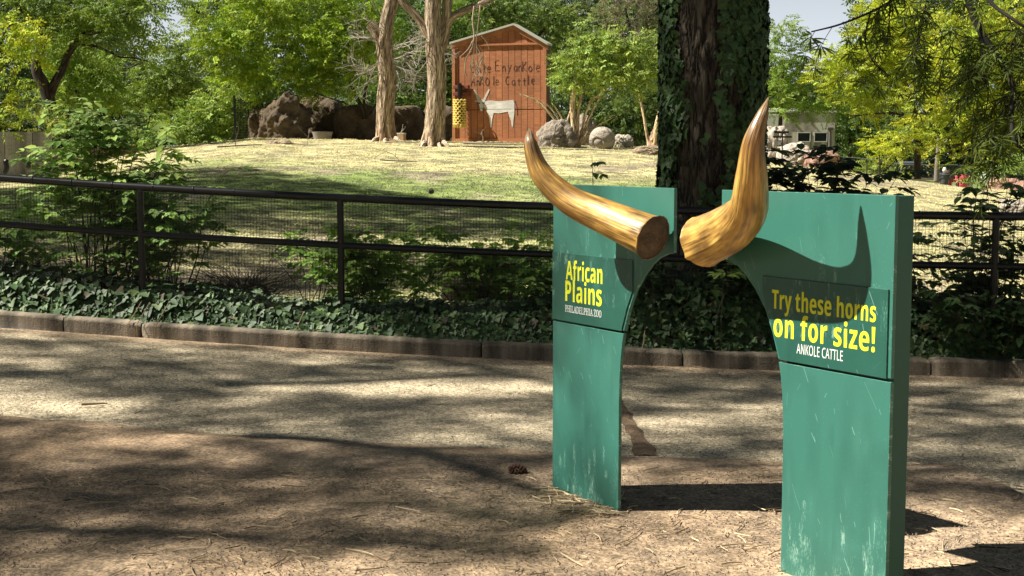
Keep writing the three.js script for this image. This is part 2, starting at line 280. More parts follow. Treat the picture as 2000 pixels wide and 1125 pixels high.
function starGeo(seed, n = 9, w = 0.13) {                            // narrow leaves fanning from a twig's end
  const R = rng(seed), mb = new MB();
  for (let k = 0; k < n; k++) { const a = (k / n - 0.5) * 4.2 + 0.3 * (R() - 0.5), dir = V(Math.cos(a), -0.35 + 0.9 * (R() - 0.5), Math.sin(a)).normalize(), nor = V(0.5 * (R() - 0.5), 1, 0.5 * (R() - 0.5)); nor.sub(dir.clone().multiplyScalar(nor.dot(dir))).normalize(); leafInto(mb, V(-0.5 * R() + 0.1, 0, 0), dir, nor, 0.8 + 0.4 * R(), w, 0.12); }
  return mb.geo();
}
const SPRAY = { fine: [1, 2, 3].map(s => sprayGeo(s, { shape: 'fine', n: 11, flat: 0.5 })), oval: [4, 5, 6].map(s => sprayGeo(s, { n: 9 })), narrow: [7, 8].map(s => sprayGeo(s, { n: 12, w: 0.24, shape: 'fine', open: 0.7 })), star: [9, 10].map(s => starGeo(s)) };
SPRAY.fineM = mergeGeometries(SPRAY.fine.slice(0, 1));
const _m = new THREE.Matrix4(), _y = V(0, 1, 0);
function place(pos, dir, scale, R, spin = 1.2, up = _y) {
  let z = dir.clone().cross(up); if (z.lengthSq() < 1e-4) z = V(0, 0, 1); z.normalize(); const y = z.clone().cross(dir).normalize(); const roll = (R() - 0.5) * spin;
  const y2 = y.clone().multiplyScalar(Math.cos(roll)).addScaledVector(z, Math.sin(roll)), z2 = dir.clone().cross(y2);
  return new THREE.Matrix4().makeBasis(dir.clone().multiplyScalar(scale), y2.multiplyScalar(scale), z2.multiplyScalar(scale)).setPosition(pos);
}
const shade = (c, k, warm = 0) => rgb(c[0] * k * (1 + warm), c[1] * k, c[2] * k * (1 - warm));
// foliage of a crown: sprays on the skins of many clumps spread through the blobs [px, py, rx, ry, dz] seen at distance d
function foliage(blobs, d, { color, leaf = 0.10, lai = 3, clump = 0.5, seed = 1, kind = 'fine', droop = 0.3, vary = 0.5, deep = 0.8, color2 }) {
  const R = rng(seed), mats = [], cols = [], s = PX(d);
  for (const [px, py, rx, ry, dz = 0] of blobs) {
    const c = at(px, py, d + dz), a = rx * s, b = ry * s, e = deep * (a + b) / 2, A = Math.PI * a * b;
    const nS = Math.round(lai * A / (3.8 * leaf * leaf)), nC = Math.max(4, Math.round(A * 2.2 / (clump * clump)));
    const per = Math.max(3, Math.round(nS / nC));
    for (let q = 0; q < nC; q++) {
      const dir = randDir(R), rad = Math.pow(R(), 0.4), cc = V(c.x + dir.x * a * rad, c.y + dir.y * b * rad, c.z + dir.z * e * rad), rc = clump * (0.55 + 0.8 * R()), bright = 1 + vary * (R() - 0.5), warm = 0.18 * (R() - 0.5);
      const base = color2 && R() < 0.35 ? color2 : color;
      for (let k = 0; k < per; k++) {
        const n = randDir(R); if (n.y < -0.2 && R() < 0.6) n.y *= -1;
        const p = cc.clone().addScaledVector(n, rc * (0.5 + 0.5 * R())).add(V(0, -0.25 * rc, 0));
        const out = V(n.x + (R() - 0.5) * 0.8, n.y * 0.4 - droop * R(), n.z + (R() - 0.5) * 0.8).normalize();
        mats.push(place(p, out, leaf * (0.75 + 0.5 * R()), R, 3.6)); cols.push(shade(base, bright * (0.8 + 0.4 * R()), warm));
      }
    }
  }
  return { mats, cols, geo: SPRAY[kind][seed % SPRAY[kind].length] };
}
const P3 = (list, d) => list.map(([x, y, dz = 0]) => at(x, y, d + dz));
// a tree seen at distance d: stems as lists of [px, py, dz?] with radii in photograph pixels, and a crown
function tree(name, label, cat, d, stems, blobs, f, opt = {}) {
  const base = stems[0].pts[0], p0 = at(base[0], base[1], d), t = thing(name, label, cat, V(p0.x, p0.y, p0.z), 0, opt.group), o = p0.clone().negate();
  stems.forEach((st, k) => {
    const pts = curve(P3(st.pts, d), Math.max(8, st.pts.length * 5)).map(p => p.add(o)), mb = new MB(), r = st.r.map(q => q * PX(d)), sd = k * 3.1 + d;
    mb.tube(pts, r, st.sides ?? 9, { disp: (a, L) => 1 + 0.16 * noise(Math.cos(a) * 1.3 + sd, Math.sin(a) * 1.3, L * 0.8) });
    mesh(k ? 'limb' : 'trunk', mb.geo(), opt.bark ?? M.darkBark, t);
  });
  if (blobs.length) { const fo = foliage(blobs, d, f); for (const m of fo.mats) { m.elements[12] += o.x; m.elements[13] += o.y; m.elements[14] += o.z; } instanced('crown', fo.geo, M.leaf, fo.mats, fo.cols, t, 'stuff'); }
  return t;
}
// forked twigs, for bare and dead branches
function fork(mb, p, dir, len, r, depth, R, { bend = 0.5, split = 2, drop = 0 } = {}) {
  const n = 5, pts = [p.clone()], d = dir.clone();
  for (let k = 0; k < n; k++) { d.add(randDir(R).multiplyScalar(bend * 0.45)).add(V(0, -drop * 0.3, 0)).normalize(); pts.push(pts[k].clone().addScaledVector(d, len / n)); }
  mb.tube(pts, [r, r * 0.6], depth > 2 ? 5 : 4, { open: true });
  if (depth > 0) for (let s = 0; s < split + (R() < 0.4 ? 1 : 0); s++) { const k = 2 + Math.floor(R() * (n - 1)), nd = d.clone().add(randDir(R).multiplyScalar(0.9)).normalize(); fork(mb, pts[Math.min(n, k)], nd, len * (0.5 + 0.35 * R()), r * 0.58, depth - 1, R, { bend, split, drop }); }
}

// ------------------------------------------------------------------ the photo boards with horns
const A = 0.5616, U = V(Math.sin(A), 0, Math.cos(A)), O = V(0.1856, 0, -6.2224), UC = 1.003, HB = 1.4135, BT = 0.0914, TURN = -(Math.PI / 2 - A);
const edgeV = [0, 0.5, 0.6, 0.68, 0.75, 0.82, 0.9, 0.98, 1.05, 1.10, 1.13, 1.148, 1.156], edgeU = [0.504, 0.504, 0.507, 0.513, 0.523, 0.540, 0.570, 0.609, 0.665, 0.720, 0.765, 0.815, 0.86];
const inner = v => interp(edgeV, edgeU, v);
const font = n => new FontLoader().loadAsync('fonts/droid/' + n + '.typeface.json');
const [sansB, sansR, serifR] = [await font('droid_sans_bold'), await font('droid_sans_regular'), await font('droid_serif_regular')];
function textGeo(str, f, size, x, y, sx, z, width) {                // a line of thin letters; width sets the line's length
  const g = new TextGeometry(str, { font: f, size, depth: 0.0012, curveSegments: 5, bevelEnabled: false }); g.computeBoundingBox(); const b = g.boundingBox, w = b.max.x - b.min.x; if (width) sx = width / w;
  g.translate(-b.min.x, 0, 0); g.scale(sx, 1, 1); g.translate(x, y, z); return g;
}
const worn = (seed, base, amount) => {                               // painted metal with scuffs, dust and drips
  const n = 1024, R = rng(seed), c = document.createElement('canvas'); c.width = c.height = n; const g = c.getContext('2d');
  g.fillStyle = `rgb(${base.join(',')})`; g.fillRect(0, 0, n, n);
  for (let k = 0; k < 70; k++) { const x = R() * n, y = R() * n, w = 20 + 70 * R(), h = 60 + 240 * R(); const gr = g.createRadialGradient(0, 0, 0, 0, 0, 1); const up = R() < 0.55; gr.addColorStop(0, up ? `rgba(150,215,190,${0.035 * amount})` : `rgba(0,35,30,${0.045 * amount})`); gr.addColorStop(1, 'rgba(0,0,0,0)'); g.save(); g.translate(x, y); g.scale(w, h); g.fillStyle = gr; g.fillRect(-1, -1, 2, 2); g.restore(); }
  g.lineCap = 'round';
  for (let k = 0; k < 60 * amount; k++) { const x = R() * n, y = n * (1 - Math.pow(R(), 1.6)), L = 15 + 110 * R() * R(), a = 1.25 + 0.7 * (R() - 0.5) + (R() < 0.15 ? 1 : 0); g.strokeStyle = `rgba(190,230,214,${0.22 + 0.45 * R()})`; g.lineWidth = 0.9 + 1.2 * R(); g.beginPath(); g.moveTo(x, y); g.quadraticCurveTo(x + Math.cos(a) * L * 0.5 + 8 * (R() - 0.5), y + Math.sin(a) * L * 0.5, x + Math.cos(a + 0.2 * (R() - 0.5)) * L, y + Math.sin(a) * L); g.stroke(); }
  for (let k = 0; k < 40 * amount; k++) { const x = R() * n, y = n * (0.62 + 0.38 * Math.sqrt(R())), w = 6 + 26 * R(), h = 20 + 70 * R(); for (let q = 0; q < 60; q++) { g.fillStyle = `rgba(206,222,205,${0.09 + 0.16 * R()})`; g.fillRect(x + w * (R() - 0.5) * (1 + R()), y + h * (R() - 0.5) * (1 + R()), 1 + 2.5 * R(), 3 + 14 * R()); } }
  for (let k = 0; k < 1600 * amount; k++) { const y = n * (1 - Math.pow(R(), 2.2)); g.fillStyle = `rgba(200,205,180,${0.06 + 0.16 * R()})`; g.fillRect(R() * n, y, 1 + 2 * R(), 1 + 4 * R()); }
  const t = new THREE.CanvasTexture(c); t.colorSpace = THREE.SRGBColorSpace; t.wrapS = t.wrapT = THREE.RepeatWrapping; return t;
};
const paint = (seed, base, amount) => { const t = worn(seed, base, amount); t.repeat.set(1 / 0.9, 1 / 0.9); return new THREE.MeshPhysicalMaterial({ map: t, roughness: 0.42, clearcoat: 0.25, clearcoatRoughness: 0.35 }); };
const yellowInk = std({ color: rgb(0.72, 0.78, 0.03), roughness: 0.6 }), whiteInk = std({ color: rgb(0.75, 0.77, 0.74), roughness: 0.6 });
const darkGap = std({ color: rgb(0.006, 0.012, 0.010), roughness: 0.7 });
function hornMesh(side, parent, shift, radii, tipFix) {
  const C = [[0.150, 1.218, 0.096], [0.165, 1.223, 0.099], [0.371, 1.285, 0.148], [0.548, 1.362, 0.23], [0.643, 1.469, 0.302], [0.682, 1.59, 0.33], tipFix];
  const pts = curve(C.map(([u, v, n]) => V(UC + side * u + shift, v, n)), 90), n = pts.length, S = 64;
  const rr = t => interp([0, 0.03, 0.10, 0.30, 0.5, 0.68, 0.84, 0.95, 1], radii, t);
  const mb = new MB(), pale = [0.66, 0.48, 0.165], brown = [0.27, 0.155, 0.042], dark = [0.11, 0.07, 0.03];
  mb.tube(pts, rr, S, {
    ur: 0.09, open: true,
    disp: (a, L, t) => 1 + 0.035 * noise(Math.cos(a) * 2 + 5, Math.sin(a) * 2, L * 5) + (1 - sstep(0.02, 0.30, t)) * 0.05 * noise(Math.cos(a) * 4, Math.sin(a) * 4, L * 22) + 0.012 * noise(Math.cos(a) * 9, Math.sin(a) * 9, L * 3) + (side > 0 ? 0.10 * Math.exp(-Math.pow((a - 2.2) / 0.10, 2)) * sstep(0.02, 0.1, t) * sstep(0.5, 0.25, t) : 0),
    color: (a, L, t) => { let c = mix3(pale, brown, clamp(0.30 + 1.4 * fbm(Math.cos(a) * 1.7, Math.sin(a) * 1.7, L * 7 + 9, 5) + 0.55 * sstep(0.62, 0.95, t) + (1 - sstep(0.0, 0.10, t)) * 0.55)); c = mix3(c, dark, clamp(1.7 * (fbm(Math.cos(a) * 4, Math.sin(a) * 4, L * 9 + 2, 5) - 0.10) + 0.5 * (1 - sstep(0, 0.04, t)) + 0.75 * sstep(0.78, 0.9, t) * (0.6 + fbm(Math.cos(a) * 3, Math.sin(a) * 3, L * 9, 3)))); return c; },
  });
  const h = mesh('horn', mb.geo(), new THREE.MeshPhysicalMaterial({ color: 0xffffff, vertexColors: true, map: rep(T.horn, 1.8, 1.4), bumpMap: rep(T.hornB, 1.8, 1.4), bumpScale: 0.006, roughness: 0.5, clearcoat: 0.45, clearcoatRoughness: 0.25 }), parent);
  // the sawn, porous end
  const e = new MB(), ax = pts[0].clone().sub(pts[2]).normalize(), N = V(0, 1, 0).sub(ax.clone().multiplyScalar(ax.y)).normalize(), B = ax.clone().cross(N), ring = 40, rows = 12;
  const cI = e.v(...pts[0].clone().addScaledVector(ax, 0.002).toArray(), 0, 0);
  for (let k = 1; k <= rows; k++) for (let s = 0; s < ring; s++) { const a = s / ring * 6.2832, r = rr(0) * k / rows * 1.0, q = pts[0].clone().addScaledVector(N, Math.cos(a) * r).addScaledVector(B, Math.sin(a) * r).addScaledVector(ax, k === rows ? -0.004 : 0.004 + 0.009 * fbm(Math.cos(a) * r * 60, Math.sin(a) * r * 60, 2, 4) - 0.012 * (k / rows) ** 4); e.v(q.x, q.y, q.z, Math.sin(a) * r, r * Math.cos(a)); }
  for (let s = 0; s < ring; s++) { e.i.push(cI, cI + 1 + s, cI + 1 + (s + 1) % ring); for (let k = 1; k < rows; k++) { const a = cI + 1 + (k - 1) * ring + s, b = cI + 1 + (k - 1) * ring + (s + 1) % ring; e.quad(a, a + ring, b + ring, b); } }
  const cut = mesh('cut_end', e.geo(), std({ color: rgb(0.20, 0.14, 0.09), map: rep(T.rock, 5), bumpMap: rep(T.rockB, 5), bumpScale: 0.012, roughness: 0.7, side: THREE.DoubleSide }), h); cut.userData.label = 'rough brown sawn end of the horn';
  return h;
}
function board(side, label, hornLabel, radii, tip) {
  const cu = side < 0 ? 0.25 : 2 * UC - 0.25, t = thing('photo_board', label, 'sign', O.clone().addScaledVector(U, cu), TURN, undefined), sx = u => (side < 0 ? u : 2 * UC - u) - cu;
  const slab = (v0, v1, inset, out, z0, z1, bev, corner) => {                    // a plate between two heights whose inner side follows the arch
    const vs = [v0, ...edgeV.filter(v => v > v0 && v < v1), ...(v0 < 0.5 && v1 > 0.5 ? [0.3] : []), v1].sort((a, b) => a - b), pts = [];
    pts.push([out, v0]); for (const v of vs) pts.push([Math.min(inner(v) - inset, corner ?? 9), v]); if (!corner && v1 > 1.2) pts.push([0.86 - inset, v1]); pts.push([out, v1]);
    const s = new THREE.Shape(pts.map(([u, v]) => new THREE.Vector2(sx(u), v))), g = new THREE.ExtrudeGeometry(s, { depth: z1 - z0 - 2 * bev, bevelEnabled: true, bevelThickness: bev, bevelSize: bev, bevelOffset: -bev, bevelSegments: 2, curveSegments: 8 });
    g.translate(0, 0, z0 + bev); return g;
  };
  const w0 = side < 0 ? 3 : 8;
  mesh('lower_panel', slab(-0.03, 0.796, 0, 0, -0.016, 0, 0.0015), paint(w0, [52, 110, 98], side < 0 ? 1.5 : 1.8), t);
  mesh('upper_panel', slab(0.808, HB, 0, 0, -0.016, 0, 0.0015), paint(w0 + 1, [51, 109, 97], 0.8), t);
  const plate = mesh('text_panel', side < 0 ? slab(0.806, 1.110, 0.012, 0.003, 0.0005, 0.006, 0.0012, 0.597) : slab(0.806, 1.104, 0.012, 0.016, 0.0005, 0.006, 0.0012, 0.622), paint(w0 + 2, [31, 84, 73], 0.9), t); plate.userData.label = 'darker green plate with yellow lettering';
  const ink = (name, mat, ...gs) => mesh(name, mergeGeometries(gs.map(g => g.index ? g.toNonIndexed() : g)), mat, plate);
  const z = 0.0056, L = (u) => u - cu;
  if (side < 0) {
    ink('lettering', yellowInk, textGeo('African', sansB, 0.083, L(0.112), 0.994, 1, z, 0.276), textGeo('Plains', sansB, 0.092, L(0.108), 0.897, 1, z, 0.276));
    ink('small_lettering', whiteInk, textGeo('PHILADELPHIA ZOO', serifR, 0.030, L(0.108), 0.849, 1, z, 0.274));
  } else {
    ink('lettering', yellowInk, textGeo('Try these horns', sansB, 0.069, L(1.438), 0.990, 1, z, 0.502), textGeo('on for size!', sansB, 0.085, L(1.449), 0.889, 1, z, 0.490));
    ink('small_lettering', whiteInk, textGeo('ANKOLE CATTLE', sansR, 0.036, L(1.570), 0.840, 1, z, 0.224));
  }
  // folded return along the outer side, and the box behind
  mesh('back_box', boxGeo(0.34, HB + 0.018, BT - 0.017, sx(0.171), (HB + 0.018) / 2 - 0.02, -0.0162 - (BT - 0.017) / 2, 0.003), std({ color: rgb(0.018, 0.10, 0.078), roughness: 0.5 }), t);
  mesh('stiffener', boxGeo(0.50, 0.05, 0.02, sx(0.26), 0.80, -0.0265, 0.003), darkGap, t);
  const h = hornMesh(side, t, -cu, radii, tip); h.userData.label = hornLabel;
  mesh('bracket', boxGeo(0.06, 0.06, 0.05, sx(UC - 0.25), 1.235, 0.026, 0.006), M.black, t);
  return t;
}
board(-1, 'teal green board reading African Plains with a horn curving out leftwards', 'glossy amber cattle horn sweeping left to a dark tip', [0.090, 0.094, 0.090, 0.076, 0.059, 0.045, 0.028, 0.012, 0.003], [0.712, 1.655, 0.318]);
board(1, 'teal green board reading Try these horns with a horn pointing up', 'glossy amber cattle horn rising to a pointed tip', [0.086, 0.097, 0.099, 0.089, 0.068, 0.053, 0.036, 0.017, 0.003], [0.695, 1.735, 0.280]);

// ------------------------------------------------------------------ fence along the kerb
{
  const f = thing('railing_fence', 'black pipe railing fence with wire mesh along the kerb', 'fence', V(0, 0, 0));
  const pts = (h, a = -14, b = 12, n = 130) => range(a, b, n).map(x => V(x, G(x, fenceD(x)) + h, -fenceD(x)));
  mesh('top_rail', new MB().tube(pts(1.185), 0.031, 14).geo(), M.black, f);
  mesh('middle_rail', new MB().tube(pts(0.805), 0.0275, 14).geo(), M.black, f);
  const pxX = px => { let x = 0; for (let k = 0; k < 6; k++) x = at(px, 420, fenceD(x)).x; return x; };
  const posts = [-8.2, -6.3, pxX(-118), pxX(275), pxX(665), pxX(1150), pxX(1560), pxX(1946), 5.6, 7.5];
  for (const x of posts) { const y0 = G(x, fenceD(x)), p = mesh('post', new THREE.CylinderGeometry(0.0275, 0.0275, 1.36, 14), M.black, f); p.position.set(x, y0 + 0.505, -fenceD(x)); }
  for (let x = -5.6; x < 5.6; x += 0.335) { const y = G(x, fenceD(x)) + 1.185, b = mesh('wire_tie', new THREE.TorusGeometry(0.033, 0.0035, 5, 14), M.black, f); b.position.set(x + 0.02 * noise(x * 3, 1), y, -fenceD(x)); b.rotation.set(0.1 * noise(x, 4), Math.PI / 2 + 0.15 * noise(x * 2, 7), 0); }
  const w = new MB(), r = 0.0015, z = -0.034, strip = (a, b, rr) => w.tube([a, b], rr, 3, { open: true });
  for (let x = -6.2; x < 6.4; x += 0.0254) { const y = G(x, fenceD(x)), d = fenceD(x) + z; strip(V(x, y + 0.06, -d), V(x, y + 1.165, -d), r); }
  for (let h = 0.06; h < 1.17; h += 0.0254) w.tube(range(-6.2, 6.4, 24).map(x => V(x, G(x, fenceD(x)) + h, -(fenceD(x) + z + 0.003))), r, 3, { open: true });
  const wm = mesh('wire_mesh', w.geo(), M.wire, f); wm.userData.kind = 'stuff';
}

// ------------------------------------------------------------------ ivy-clad oak: trunk, hanging branches, and the high crown that dapples the path
const OD = 11.75;
const oakBase = V(at(1391, 420, OD).x, 0, -OD);
const oak = thing('oak_tree', 'massive ridged oak trunk standing behind the two horn boards', 'tree', oakBase);
const trunkR = y => interp([-0.2, 0.3, 0.8, 1.4, 2.2, 3.2, 6, 9], [0.58, 0.47, 0.415, 0.39, 0.385, 0.385, 0.37, 0.33], y);
const trunkC = y => V(-0.03 + 0.02 * Math.sin(y), y, 0);
{
  const mb = new MB();
  mb.tube(range(-0.3, 9, 260).map(y => trunkC(y)), t => trunkR(lerp(-0.3, 9, t)), 150, { ur: 0.45, disp: (a, L) => { const w = a + 0.12 * noise(L * 1.4, Math.cos(a) * 2, 3), rd = Math.abs(noise(Math.cos(w) * 7.5, Math.sin(w) * 7.5, L * 2.2)) + 0.5 * Math.abs(noise(Math.cos(w) * 15, Math.sin(w) * 15, L * 5.5 + 7)); return 0.965 + 0.10 * clamp(rd * 1.4) + 0.03 * noise(Math.cos(a) * 1.3, Math.sin(a) * 1.3, L * 0.5); } });
  mesh('trunk', mb.geo(), M.bark, oak);
  // high limbs reaching over the path, and the crown on them
  const R = rng(77), limb = (pts, r) => mesh('limb', new MB().tube(curve(pts.map(p => V(...p)), 30), r, 9, { disp: (a, L) => 1 + 0.12 * noise(Math.cos(a), Math.sin(a) + L, 2) }).geo(), M.darkBark, oak);
  limb([[0, 8.6, 0], [-2.5, 11.2, 1.4], [-6, 12.6, 3.4], [-9.5, 12.8, 5.6]], [0.34, 0.09]);
  const shadowLimb = (track, r) => limb(track.map(([x, d, h]) => { const k = h / SUN.y; return [x + SUN.x * k - oakBase.x, h, -d + SUN.z * k - oakBase.z]; }), r);   // a limb whose shadow falls along a line on the ground
  shadowLimb([[-1.4, 7.5, 12.2], [-0.9, 7.3, 12], [-0.38, 6.9, 11.6], [-0.05, 6.45, 11.4], [0.2, 6.05, 11.2]], [0.13, 0.04]); shadowLimb([[-3.2, 5.65, 12.0], [-1.6, 5.5, 11.8], [-0.7, 5.35, 11.7], [0.12, 5.2, 11.6]], [0.07, 0.03]); shadowLimb([[-1.9, 9.0, 12.2], [-0.6, 9.6, 12.0], [0.2, 10.2, 11.8]], [0.07, 0.03]);
  limb([[0, 7.4, 0], [-3.5, 8.3, -1.5], [-8, 8.6, -4]], [0.25, 0.07]);
  limb([[0, 8.5, 0], [-3, 10.8, -5], [-7, 11.4, -10]], [0.28, 0.07]);
  limb([[0, 8.2, 0], [1.6, 9.4, 4], [2.2, 8.6, 7]], [0.22, 0.06]);
  // how much of the ground the crown shades, place by place
  const RL = (x, d) => {
    const n = 0.5 + 0.95 * fbm(x * 0.62 + 3, d * 1.75, 4.4, 3) ; let p;
    p = interp([3, 4.6, 5.0, 5.35, 5.8, 6.4, 7.0, 7.7, 9.0, 10.0, 10.8, 12, 14, 17, 20, 22.5, 25, 27], [0.5, 0.46, 0.46, 0.66, 0.90, 0.90, 0.80, 0.50, 0.50, 0.72, 0.80, 0.72, 0.62, 0.55, 0.60, 0.62, 0.60, 0.0], d);
    if (d > 9.6 && d < 13.2) p = lerp(p, 0.98, sstep(0.1, 0.9, x));
    if (d > 10.0 && d < 13.5) p = lerp(p, 0.34, sstep(0.2, -1.8, x));
    if (d > 17) { const e = interp([-6, -4, 0, 3], [27.3, 27, 22.3, 20], x); p = d < e ? lerp(0.50, 0.74, sstep(17, 20, d)) : 0; }
    if (d > 12.8) p = lerp(p, 0.12, sstep(2.0, 3.6, x));
    if (d < 5.5) p += x < -1 ? 0.10 : -0.10;
    return n < p ? 1 : 0;
  };
  const boardNv = V(-Math.cos(A), 0, Math.sin(A)), boardLit = (x, d) => {      // does light on its way to this spot of ground cross the boards or horns?
    const g = V(x, 0, -d).sub(O), k = -g.dot(boardNv) / SUN.dot(boardNv), v = k * SUN.y, u = g.addScaledVector(SUN, k).dot(U); if (k < -0.5 || v > 2.3 || v < -0.4 || u < -0.45 || u > 2.5) return 0; return u > 0.62 ? 1 : 0.5 + 0.5 * fbm(u * 2.6 + 0.3, v * 1.3, 8.8, 2) < 0.50 ? 1 : 2;
  };
  const mats = [], cols = [], step = 0.2, base = [0.055, 0.09, 0.02];
  for (let d = 2.4; d < 28; d += step) for (let x = -7.5 - d * 0.22; x < 6 + d * 0.3; x += step) {
    const gx = x + step * (R() - 0.5) * 1.4, gd = d + step * (R() - 0.5) * 1.4;
    const b = boardLit(gx, gd); if (b === 1 || (b === 0 && !RL(gx, gd))) continue;
    const h = 12.0 + 1.6 * fbm(gx * 0.3, gd * 0.3, 1.1, 2) + 2.2 * R(), k = h / SUN.y, q = V(gx + SUN.x * k, h, -gd + SUN.z * k).sub(oakBase);
    for (let c = 0; c < 5; c++) { const dir = V(R() - 0.5, -0.25 * R(), R() - 0.5).normalize(); mats.push(place(q.clone().add(V(0.25 * (R() - 0.5), 0.2 * (R() - 0.5), 0.25 * (R() - 0.5))), dir, 0.125 * (0.8 + 0.4 * R()), R)); cols.push(shade(base, 0.7 + 0.6 * R(), 0.15 * (R() - 0.5))); }
  }
  instanced('crown', SPRAY.narrow[0], M.oakLeaf, mats, cols, oak, 'stuff');
}
// branches of the oak that hang into view at the upper right
{
  const R = rng(501), local = p => p.sub(oakBase);
  const hang = [   // [px, py, distance] down each branch, radius in metres
    [[[1850, -130, 9.4], [1885, -20, 9.3], [1915, 60, 9.2], [1955, 120, 9.1], [1978, 165, 9.0], [1976, 225, 9.0], [1982, 275, 8.9], [2012, 305, 8.9]], 0.030],
    [[[1870, -60, 9.6], [1893, 10, 9.5], [1912, 60, 9.5], [1918, 100, 9.4], [1905, 130, 9.4], [1870, 160, 9.4], [1842, 180, 9.4]], 0.014],
    [[[1918, 95, 9.4], [1922, 150, 9.3], [1930, 185, 9.3], [1921, 235, 9.3]], 0.009],
    [[[1885, -60, 8.8], [1940, 10, 8.7], [1990, 45, 8.6], [2040, 80, 8.6]], 0.016],
    [[[1955, 85, 9.0], [1990, 88, 8.9], [2030, 100, 8.9]], 0.010],
    [[[1970, 200, 9.1], [1950, 230, 9.0], [1938, 290, 9.0], [1945, 320, 9]], 0.007],
    [[[1960, -90, 9.8], [1850, -50, 9.8], [1760, -8, 9.7], [1700, 24, 9.6], [1640, 48, 9.6], [1585, 62, 9.5]], 0.014],
    [[[1740, -60, 9.7], [1738, 10, 9.6], [1735, 60, 9.6], [1730, 90, 9.6]], 0.007],
    [[[1700, 24, 9.6], [1690, 80, 9.5], [1705, 120, 9.5], [1740, 150, 9.5]], 0.007],
    [[[1985, 130, 9.2], [1890, 120, 9.6], [1810, 112, 9.6], [1760, 120, 9.5]], 0.006],
    [[[1830, -80, 9.2], [1810, 0, 9.1], [1800, 60, 9.1], [1790, 100, 9.0]], 0.007],
    [[[2060, 150, 9.0], [2010, 175, 9.0], [1960, 190, 9.1], [1900, 215, 9.2]], 0.008],
    [[[2080, 20, 8.9], [2020, 60, 8.9], [1960, 60, 9.0], [1900, 75, 9.1], [1850, 60, 9.2]], 0.008],
  ];
  const mats = [], cols = [], wood = new MB();
  for (const [pl, r] of hang) {
    const pts = curve(pl.map(([x, y, d]) => local(at(x, y, d))), 40), big = r > 0.012;
    const m = new MB().tube(pts, [r, r * 0.35], 7, { disp: (a, L) => 1 + 0.2 * noise(L * 9, Math.cos(a), r * 99) });
    mesh('hanging_branch', m.geo(), M.twig, oak);
    for (let k = 6; k < 41; k++) {
      const q = pts[k], nt = 1;
      for (let s = 0; s < nt; s++) {
        if (R() < (big ? 0.83 : 0.68)) continue;
        const d0 = V((R() - 0.5) * 1.6, -0.5 + 0.9 * (R() - 0.5), (R() - 0.5) * 1.4).normalize(), L = 0.10 + 0.30 * R(), tw = [q.clone()];
        for (let j = 1; j <= 4; j++) { d0.add(V(0.3 * (R() - 0.5), -0.12, 0.3 * (R() - 0.5))).normalize(); tw.push(tw[j - 1].clone().addScaledVector(d0, L / 4)); }
        wood.tube(tw, [0.0028, 0.0012], 4, { open: true });
        const px = 1000 + F * (q.x + oakBase.x) / -(q.z + oakBase.z), dense = px > 1780 ? 1 : 0.7;
        for (let j = 1; j <= 4; j++) if (j === 4 || R() < 0.55 * dense) { const dd = d0.clone().add(randDir(R).multiplyScalar(0.5)).normalize(); mats.push(place(tw[j], dd, 0.088 * (0.75 + 0.5 * R()), R)); cols.push(shade([0.13, 0.18, 0.024], 0.6 + 0.9 * R(), 0.2 * (R() - 0.5))); }
      }
    }
  }
  mesh('twigs', wood.geo(), M.twig, oak).userData.kind = 'stuff';
  instanced('hanging_leaves', SPRAY.star[0], M.leaf, mats, cols, oak, 'stuff');
}
const ivyLeaf = (() => { const mb = new MB(); leafInto(mb, V(0, 0, 0), V(1, 0, 0), V(0, 1, 0), 1, 1, 0.22, 'ivy'); return mb.geo(); })();
const ovalLeaf = (() => { const mb = new MB(); leafInto(mb, V(0, 0, 0), V(1, 0, 0), V(0, 1, 0), 1, 0.52, 0.2); return mb.geo(); })();
